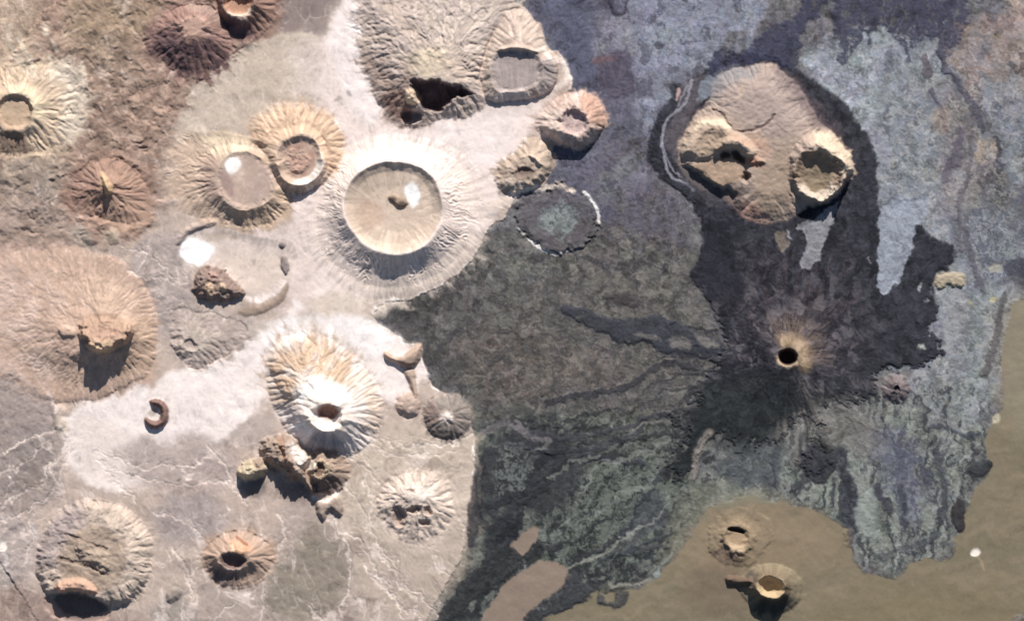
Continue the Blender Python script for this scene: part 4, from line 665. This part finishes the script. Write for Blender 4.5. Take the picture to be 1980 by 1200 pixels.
LOW = [(1332,318),(1356,315),(1388,302),(1410,290),(1430,296),(1442,316),(1446,336),(1432,350),(1412,356),(1396,364),(1376,350),(1352,330)]
s, d = level(LOW, 15, 4, 4, 2); H[s] += sstep(0, 12, d)*(1.5*N_MID[s] + .6*VX[s]); paint(LOW, (180,155,136), 1, 3, 4, 2); paint(LOW, (166,143,126), .6, 6, 4, 2, tex=.4+1.5*N_MID)
s, d = level([(1306,322),(1330,320),(1350,332),(1376,352),(1396,366),(1412,360),(1424,380),(1410,396),(1380,400),(1345,385),(1318,352)], -2, 3, 3, 2)
paint([(1312,322),(1345,328),(1376,352),(1398,366),(1404,386),(1385,396),(1350,380),(1325,354)], (78,76,82), .8, 6, 4, 3)  # steep south-west side darkened for the shadow there
for P in ([(1392,304),(1404,288),(1414,294),(1408,306)], [(1412,290),(1428,290),(1442,304),(1440,322),(1428,316),(1418,302)]): hill(P, -22, 7, 5, 4); paint(P, (120,100,92), .7, 3, 5, 4)  # hollows under the scarp, cut and darkened for its black shadow
hill([(1430,282),(1452,300),(1476,310),(1484,318),(1450,322),(1440,308)], 7, 8, 3, 2, 1); paint([(1436,300),(1478,316),(1470,326),(1440,322)], (176,122,100), .7, 5, 4, 2)
level(ell((1442,345), 7, 9), 0, 4, 4, 4); paint(ell((1442,345), 7, 9), (110,92,86), .8, 3)
hill([(1342,336),(1350,346),(1358,342),(1350,334)], 3, 4, 1, 1); hill([(1366,352),(1376,364),(1384,360),(1374,350)], 4, 4, 1, 1)
part(t, 'west_crater_terrace', UPF); part(t, 'west_crater_floor', LOW)
# eastern crater: broken ring, high to the north
k = cone((1585,342), [(1634,330),(1626,352),(1612,372),(1588,386),(1562,384),(1544,364),(1536,334),(1548,302),(1575,291),(1606,297),(1624,312)], [(1654,320),(1646,355),(1622,388),(1588,402),(1548,396),(1520,368),(1514,320),(1536,265),(1580,240),(1622,260),(1646,290)],
    [(0,15),(.66,16),(.84,22),(1,33),(1.1,32),(1.5,24),(2,10)], 4, [(26,2.4,1.05,1.9)], rough=2.0, cut=1.35, seed=22, tilt=(2,-8), hs=1.1)
claim_cone(k, t, [('east_crater_floor',0,.66),('east_crater_wall',.66,1.08)])
band(k,0,1.05,(160,140,124),1,.04); band(k,.95,1.95,(226,204,182),.95,.14,ang=(-50,62)); band(k,.7,1.1,(218,202,188),.85,.08,ang=(95,75)); band(k,0,.64,(156,140,120),.9,.08,tex=.9+.5*N_MID)
for P, h in (([(1528,326),(1540,322),(1544,338),(1534,344)],6), ([(1592,384),(1604,372),(1612,376),(1600,390)],9), ([(1610,372),(1622,354),(1630,360),(1620,378)],10), ([(1626,352),(1632,336),(1640,342),(1636,356)],9)): hill(P, h, 6, 2, 2, 1)
level([(1578,396),(1604,384),(1630,360),(1640,372),(1612,398),(1586,408)], -1, 4, 3, 2); hill(ell((1537,342),5,6), -8, 4, 1, 1); paint(ell((1537,342),5,6), (110,92,84), .8, 3)
# the black vent
k = cone((1523,690), (20,18,0), (120,120,0), [(0,-30),(.55,-26),(.88,8),(1,19),(1.02,19),(1.3,10),(1.7,3),(2,0)], .8, [(44,.6,1.05,2)], rough=.4, over=True, cut=1.9, seed=23, eros=.2, hs=1.)
claim_cone(k, VOLC, [('crater_pit',0,.95),('crater_rim',.95,1.3)])
band(k,0,1.0,(92,74,70),1,.05); band(k,.92,1.03,(190,170,144),.9,.03,ang=(90,120)); band(k,1.0,1.25,(180,156,128),.85,.12,ang=(-40,100)); band(k,1.1,1.6,(140,120,106),.6,.2,ang=(-55,80),tex=.5+1.4*STF)  # thin pale band on the lower rim paints it as sunlit
# cones on the desert plain
t = thing('scoria_cone', 'upper tan cone on the southern plain, its crater with a thin bar of shadow', 'volcano', (1422,1042))
k = cone((1424,1040), (27,23,0), [(1500,1030),(1470,1090),(1420,1098),(1380,1080),(1358,1040),(1380,1000),(1424,975),(1480,990)], [(0,3),(.6,4),(1,12),(1.12,11),(1.3,5),(1.6,1.5),(2,0)], 4, [(28,.3,1.1,2)], rough=.8, cut=1.8, seed=24, tilt=(-1,1), eros=.1); claim_cone(k, t, [('crater_bowl',0,1.0),(FL,1.0,1.85)])
band(k,0,1.5,(156,136,114),.6,.4); band(k,0,.9,(172,148,124),1); band(k,.7,1.1,(196,172,146),.8,.1,ang=(90,60)); band(k,1.1,1.9,(122,104,92),.7,ang=(120,40))
P = [(1404,1020),(1420,1016),(1440,1022),(1440,1032),(1422,1028),(1405,1026)]; hill(P, -12, 4, 1, .5); paint(P, (84,78,76), .8, 2, 1)  # shadow bar at the crater head, sunk and painted dark
t = thing('scoria_cone', 'lower tan cone on the southern plain, half in deep black shadow', 'volcano', (1490,1130))
k = cone((1490,1132), (27,22,15), [(1555,1130),(1545,1175),(1490,1192),(1450,1175),(1420,1130),(1440,1100),(1490,1085),(1540,1100)], [(0,14),(.5,16),(1,34),(1.05,33),(1.4,11),(1.7,3),(2,0)], 1.5, [(20,1.5,1.1,2)], rough=1., cut=1.8, seed=25, tilt=(0,-2), hs=1.1, eros=.15); claim_cone(k, t, [('crater_bowl',0,1.0),(FL,1.0,1.85)])
band(k,0,1.5,(130,114,97),.7,.4); band(k,0,1.0,(198,174,140),1,.05); band(k,1.1,2,(62,62,62),.8,.12,ang=(80,60)); band(k,1.2,1.9,(76,76,76),.6,ang=(200,25))  # black south band paints the cast shadow and covers a dark smudge
t = thing('hill', 'small dark ragged hillock left of the lower tan cone on the southern plain', 'hill', (1420,1122)); P = [(1400,1116),(1418,1110),(1440,1116),(1452,1108),(1456,1128),(1430,1132),(1408,1128)]; s, d = hill(P, 11, 8, 3, 2, 1.2); claim(new_part(t,'hill','ash'), s, d > 0); THINGS[t]['own'] = 1; paint(P, (118,98,86), .9, 5, 4, 2)
t = thing('tuff_ring', 'cauliflower-like pale crescent hill on grey-blue lava near the right edge', 'hill', (1837,545)); P = [(1803,552),(1806,536),(1820,526),(1846,524),(1864,530),(1871,545),(1864,556),(1846,554),(1832,550),(1818,562)]; s, d = hill(P, 5, 9, 5, 4, 1.2); claim(new_part(t,'hill_top','ash'), s, d > 0); THINGS[t]['own'] = 1; m = sstep(-3, 3, d); LAVA[s] *= 1-m; paint(P, (176,162,142), .95, 4, 4, 3)
paint([(1835,560),(1866,556),(1872,600),(1862,650),(1835,670),(1820,650),(1828,600)], (152,152,154), .7, 5, 7, 4)
t = thing('scoria_cone', 'tiny reddish-grey cone with a dark notch, surrounded by lava', 'volcano', (1735,742)); k = cone((1732,750), (7,6,0), (30,28,0), [(0,4),(1,14),(1.2,13),(2,0)], 2, rough=1., cut=1.9, seed=26); claim_cone(k, t, [('crater_bowl',0,1.0),(FL,1.0,1.9)]); band(k,0,1.9,(124,112,112),.8,.15); band(k,0,1.0,(78,70,74),.9)
for c, r, lab in (((1887,1067),9,'lone small white salt dot on the southern desert plain'), ((3,1055),12,'small white salt patch at the left edge above the bottom-left half-ring')):
    t = thing('salt_pan', lab, 'salt pan', c); P = ell(c, r, r*.85); s, d = hill(P, -1, 4, 2, 1); claim(new_part(t,'salt_pan','salt'), s, d > 0); THINGS[t]['own'] = 1; paint(P, (250,238,226), 1, 2.5, 2, 1)
stroke([(1890,1076),(1896,1088),(1902,1100)], 2.5, (172,154,128), .6, 2)
stroke([(6,1064),(14,1080),(8,1100)], 4, (230,220,214), .7, 3); stroke([(64,1012),(68,1030),(72,1040)], 3, (220,212,208), .7, 3)

# ------------------------------------------------------------------ rain: droplets carve gullies
WN2 = blur(rng.standard_normal((NY, NX)).astype(f4), 3); RIB = lic(H, WN2/WN2.std(), 26, 6); SL = np.hypot(*np.gradient(blur(H, 3)))/D
H += sstep(.35, .95, EW)*sstep(.06, .3, SL)*(.85*RIB + .1*VX)
FLUX = np.zeros_like(H)
def rain(iters, n, steps, k):
    global H
    hh, ww = H.shape; act = np.flatnonzero((EW > .05).ravel())
    for it in range(iters):
        gy, gx = np.gradient(blur(H, 1)); gx, gy = gx.ravel(), gy.ravel(); e = EW.ravel(); z = blur(H, 1).ravel()
        q = act[rng.integers(0, len(act), n)]
        px, py = (q % ww + rng.random(n)).astype(f4), (q//ww + rng.random(n)).astype(f4)
        vx, vy = np.zeros(n, f4), np.zeros(n, f4); flow = np.zeros(hh*ww, f4)
        for st in range(steps):
            i = py.astype(np.int32)*ww + px.astype(np.int32)
            sx, sy = gx[i], gy[i]
            vx = vx*f4(.45) - sx; vy = vy*f4(.45) - sy
            L = np.sqrt(vx*vx + vy*vy) + f4(1e-6)
            flow += np.bincount(i, minlength=hh*ww).astype(f4)
            px = px + vx/L; py = py + vy/L
            ok = (px > 1) & (py > 1) & (px < ww-2) & (py < hh-2) & (L > .012) & (e[i] > .03)
            i2 = np.clip(py, 0, hh-1).astype(np.int32)*ww + np.clip(px, 0, ww-1).astype(np.int32); ok &= z[i2] < z[i] + f4(.04)
            px, py, vx, vy = px[ok], py[ok], vx[ok], vy[ok]
            if len(px) < 500: break
        F = np.log1p(flow.reshape(hh, ww)*f4(3e5/n)); F = blur(F, 1)
        sl = np.hypot(gx, gy).reshape(hh, ww)
        H -= f4(k)*EW*np.maximum(F - 1.2, 0)*np.minimum(sl*2.0, .8)
        FLUX[:] = FLUX*.5 + F*.5
        Hb = blur(H, 5); H = np.where(EW > .25, np.maximum(H, Hb - 1.5), H)          # silt fills the hollows
    H = H*(1-.25*np.minimum(EW, 1)) + blur(H, 1)*.25*np.minimum(EW, 1)
rain(7, 340000, 120, .13)
# pale silt along the bigger channels of the ash plain, darker stones between them
ch = sstep(1.9, 3.8, FLUX)*np.minimum(EW*2.2, 1); C += (ch*.24)[..., None]*(col((236,222,212)) - C)*(C.mean(-1) > .2)[..., None]
mt = 1 + mA*(.05*N_MID + .035*N_FINE + .04*BLOT2) ; C *= mt[..., None]
for k in CONES: C[k.s] *= (1 + .16*k.sn*sstep(1., 1.25, k.u)*sstep(2.7, 1.7, k.u))[..., None]   # wash streaks down the slopes
# fine wash lines follow the fall of the land
WASH = lic(H, WN, 16, 4)*(.25 + .75*sstep(.035, .1, np.hypot(*np.gradient(blur(H, 3)))/D)); C *= np.clip(1 + (mA*.055 + .02)*WASH*(1-.8*LAVA), .6, 1.4)[..., None]
ASHY = (mA*(1-LAVA))[..., None]; C *= 1 + ASHY*(np.array([1.008, .988, 1.012], f4)*(1 + .08*sstep(.38, .6, C.mean(-1)))[..., None] - 1)
H += sstep(.2, .9, EW)*.16*WASH
C *= np.clip(1 + LAVA*(.11*np.where(Y > 500, FLO, FL2) + .10*BLOT2/BLOT2.std()), .45, 1.8)[..., None]
C *= 1 + (LAVA*sstep(900, 700, Y))[..., None]*(np.array([1.0, .99, 1.015], f4) - 1)
# rough lava surface
H += LAVA*(.45*BLOT2 + .22*N_FINE + .3*VX + .5*np.where(Y > 760, .5*(SWIRL + NSL), .4*BLOT))
C = np.clip(C, .012, .93)

# ------------------------------------------------------------------ meshes
def P3(x, y, z): return (x-990)*S, (600-y)*S, z*S
def material(name, rough, sc, amt, bump):
    m = bpy.data.materials.new(name); m.use_nodes = True; nt = m.node_tree; b = nt.nodes['Principled BSDF']
    b.inputs['Roughness'].default_value = rough; b.inputs['Specular IOR Level'].default_value = .08
    at = nt.nodes.new('ShaderNodeAttribute'); at.attribute_name = 'rock_colour'
    tc = nt.nodes.new('ShaderNodeTexCoord'); geo = nt.nodes.new('ShaderNodeNewGeometry')
    n = nt.nodes.new('ShaderNodeTexNoise'); n.inputs['Scale'].default_value = sc; n.inputs['Detail'].default_value = 6; n.inputs['Roughness'].default_value = .65
    nt.links.new(geo.outputs['Position'], n.inputs['Vector'])
    mr = nt.nodes.new('ShaderNodeMapRange'); mr.inputs[1].default_value = .25; mr.inputs[2].default_value = .75; mr.inputs[3].default_value = 1-amt; mr.inputs[4].default_value = 1+amt
    nt.links.new(n.outputs['Fac'], mr.inputs[0])
    mx = nt.nodes.new('ShaderNodeVectorMath'); mx.operation = 'SCALE'
    nt.links.new(at.outputs['Color'], mx.inputs[0]); nt.links.new(mr.outputs[0], mx.inputs['Scale']); nt.links.new(mx.outputs[0], b.inputs['Base Color'])
    bp = nt.nodes.new('ShaderNodeBump'); bp.inputs['Strength'].default_value = bump; bp.inputs['Distance'].default_value = .05
    nt.links.new(n.outputs['Fac'], bp.inputs['Height']); nt.links.new(bp.outputs[0], b.inputs['Normal'])
    return m
MAT = dict(ash=material('pale_ash', .95, 2.2, .07, .35), lava=material('basalt', .9, 2.6, .10, .4), salt=material('salt', .8, 1.2, .015, .1))
VXP, VYP, VZP = P3(X.ravel(), Y.ravel(), H.ravel())
CF4 = np.ones((NX*NY, 4), f4); CF4[:, :3] = C.reshape(-1, 3)
idx = np.arange(NX*NY, dtype=np.int32).reshape(NY, NX)
FC = np.stack([idx[:-1, :-1], idx[1:, :-1], idx[1:, 1:], idx[:-1, 1:]], -1).reshape(-1, 4)
# a mesh keeps only its connected main pieces: stray crumbs join what surrounds them
def tidy(L, rounds=3):
    for _ in range(rounds):
        p = np.pad(L, 1, 'edge'); nb = np.stack([p[:-2, 1:-1], p[2:, 1:-1], p[1:-1, :-2], p[1:-1, 2:]])
        same = (nb == L).sum(0); L = np.where(same <= 1, np.where(nb[0] == nb[1], nb[0], nb[2]), L)
    return L
LB = tidy(LAB[:-1, :-1].copy())
for pid in range(1, len(PARTS)):
    if PARTS[pid][0] is None: continue
    jj, ii = np.nonzero(LB == pid)
    if len(jj) < 6: continue
    j0, j1, i0, i1 = max(jj.min()-1, 0), jj.max()+2, max(ii.min()-1, 0), ii.max()+2
    sub = LB[j0:j1, i0:i1]; m = sub == pid; k = np.where(m, np.arange(1, m.size+1).reshape(m.shape), 0)
    for _ in range(1500):
        p = np.pad(k, 1); q = np.where(m, np.maximum.reduce([k, p[:-2, 1:-1], p[2:, 1:-1], p[1:-1, :-2], p[1:-1, 2:]]), 0)
        if (q == k).all(): break
        k = q
    v, n = np.unique(k[m], return_counts=True); big = v[n.argmax()]
    if len(v) > 1:
        bad = m & (k != big)
        for _ in range(400):                                        # crumbs take the label around them
            if not bad.any(): break
            p = np.pad(np.where(bad, 0, sub), 1, 'edge'); nb = np.maximum.reduce([p[:-2, 1:-1], p[2:, 1:-1], p[1:-1, :-2], p[1:-1, 2:]])
            g = bad & (nb > 0) & (nb != pid); g = g if g.any() else bad & (nb > 0)
            if not g.any(): break
            sub[g] = nb[g]; bad &= ~g
FLAB = LB.ravel()
scene = bpy.context.scene
def grid_mesh(name, fl, mat, org):
    used, inv = np.unique(fl, return_inverse=True); inv = inv.reshape(-1).astype(np.int32)
    me = bpy.data.meshes.new(name); me.vertices.add(len(used)); me.loops.add(len(inv)); me.polygons.add(len(fl))
    co = np.stack([VXP[used]-org[0], VYP[used]-org[1], VZP[used]-org[2]], -1).astype(f4)
    me.vertices.foreach_set('co', co.ravel()); me.loops.foreach_set('vertex_index', inv)
    me.polygons.foreach_set('loop_start', np.arange(0, len(inv), 4, dtype=np.int32)); me.update(calc_edges=True)
    a = me.attributes.new('rock_colour', 'FLOAT_COLOR', 'POINT'); a.data.foreach_set('color', CF4[used].ravel())
    me.materials.append(MAT[mat]); me.validate(); return me
order = np.argsort(FLAB, kind='stable'); srt = FLAB[order]
roots, made = {}, {}
SUB = dict(salt_flat='crater_floor', lava_knob='crater_floor', salt_sheet='lake_bed', pale_crag='rock_mass', crag='rock_mass', tan_wedge='summit', crater_pit='crater_bowl', ravine='flank', scarp='inner_hump')
for pid in range(1, len(PARTS)):
    a, b = np.searchsorted(srt, pid), np.searchsorted(srt, pid, 'right')
    if b - a < 6: continue
    t, name, mat, lab = PARTS[pid]; fl = FC[order[a:b]]
    if t is None:
        o = bpy.data.objects.new(name, grid_mesh(name, fl, mat, (0, 0, 0))); o['kind'] = 'structure'; scene.collection.objects.link(o); continue
    T = THINGS[t]
    j, i = int((T['c'][1]-Y0)/D), int((T['c'][0]-X0)/D); j, i = min(max(j, 0), NY-1), min(max(i, 0), NX-1)
    org = P3(T['c'][0], T['c'][1], float(H[fl // 1 // NX, fl % NX].min()) if t not in roots else 0)
    if T['own']: o = bpy.data.objects.new(T['name'], grid_mesh(T['name'], fl, mat, org)); o.location = org; r = o
    else:
        if t not in roots:
            r = bpy.data.objects.new(T['name'], None); r.location = org; r.empty_display_size = .5; scene.collection.objects.link(r); roots[t] = (r, org)
        r, org = roots[t]
        o = bpy.data.objects.new(name, grid_mesh(name, fl, mat, org)); o.parent = made.get((t, SUB.get(name)), r); made[(t, name)] = o
        if lab: o['label'] = lab
    scene.collection.objects.link(o)
    r['kind'] = 'thing'; r['label'] = T['label']; r['category'] = T['cat']
# the land that goes on beyond and beneath: one coarse sheet
gx, gy = np.arange(-3000, 5000, 40, dtype=f4), np.arange(-2600, 3800, 40, dtype=f4); GX, GY = np.meshgrid(gx, gy)
gz = 6*fbm(GX, GY, 400, 4, 50) + 3*fbm(GX, GY, 110, 3, 51)
inn = np.minimum(np.minimum(GX-X0, X1-GX), np.minimum(GY-Y0, Y1-GY)); tl = np.clip(28 - .028*GY, -45, 70); gz = tl + gz*sstep(0, 300, -inn) - 2.5; gz = np.where(inn > 70, -80, gz)
gl = sstep(-250, 250, GX - 950 + 120*fbm(GX, GY, 300, 4, 52)); gp = sstep(-150, 150, GX*.6 + GY - 2300 + 160*fbm(GX, GY, 260, 4, 53))
gc = np.ones((GX.size, 4), f4); cs = np.stack([blur(C[::5, ::5, q], 5) for q in range(3)], -1); far = np.maximum(-inn, 0)
wi = np.clip((GX + .5*far*fbm(GX, GY, 240, 4, 55) - X0)/(5*D), 0, cs.shape[1]-1).astype(int); wj = np.clip((GY + .5*far*fbm(GX, GY, 240, 4, 56) - Y0)/(5*D), 0, cs.shape[0]-1).astype(int)
cc = (1-gl)[..., None]*col((186,166,150)) + gl[..., None]*col((112,112,120)); cc = (1-gp)[..., None]*cc + gp[..., None]*col((146,130,106)); nr = sstep(1500, 500, far)[..., None]; cc = cs[wj, wi]*nr + cc*(1-nr); cc *= (1+.12*fbm(GX, GY, 90, 4, 54))[..., None]; gc[:, :3] = cc.reshape(-1, 3)
me = bpy.data.meshes.new('ground'); n1, n0 = GX.shape; q = np.arange(GX.size, dtype=np.int32).reshape(n1, n0)
fc = np.stack([q[:-1, :-1], q[1:, :-1], q[1:, 1:], q[:-1, 1:]], -1).reshape(-1, 4)
me.vertices.add(GX.size); me.loops.add(fc.size); me.polygons.add(len(fc)); x, y, z = P3(GX.ravel(), GY.ravel(), gz.ravel())
me.vertices.foreach_set('co', np.stack([x, y, z], -1).astype(f4).ravel()); me.loops.foreach_set('vertex_index', fc.ravel()); me.polygons.foreach_set('loop_start', np.arange(0, fc.size, 4, dtype=np.int32)); me.update(calc_edges=True)
a = me.attributes.new('rock_colour', 'FLOAT_COLOR', 'POINT'); a.data.foreach_set('color', gc.ravel()); me.materials.append(MAT['ash']); me.validate()
o = bpy.data.objects.new('ground', me); o['kind'] = 'structure'; scene.collection.objects.link(o)

# ------------------------------------------------------------------ light, sky, camera
w = bpy.data.worlds.new('World'); scene.world = w; w.use_nodes = True; nt = w.node_tree; bg = nt.nodes['Background']
sky = nt.nodes.new('ShaderNodeTexSky'); sky.sky_type = 'NISHITA'; sky.sun_disc = False; sky.sun_elevation = SUN_EL; sky.sun_rotation = SUN_AZ
nt.links.new(sky.outputs[0], bg.inputs[0]); bg.inputs[1].default_value = .05
sun = bpy.data.objects.new('sun', bpy.data.lights.new('sun', 'SUN')); scene.collection.objects.link(sun)
sun.data.energy = 4.4; sun.data.angle = math.radians(.53); sun.data.color = (1, .955, .9)
sun.rotation_euler = (math.pi/2 - SUN_EL, 0, math.pi - SUN_AZ)      # shines from the north, a little east
sun.location = (0, 0, 200)
cam = bpy.data.objects.new('camera', bpy.data.cameras.new('camera')); scene.collection.objects.link(cam); scene.camera = cam
dist = 2000.0; cam.location = (0, 0, dist); cam.data.sensor_width = 36; cam.data.lens = 36*dist/(1980*S); cam.data.clip_start = 10; cam.data.clip_end = 20000
scene.cycles.filter_width = 1.7
vs = scene.view_settings; vs.view_transform = 'Standard'; vs.look = 'None'; vs.exposure = .42; vs.gamma = 1; vs.use_curve_mapping = False
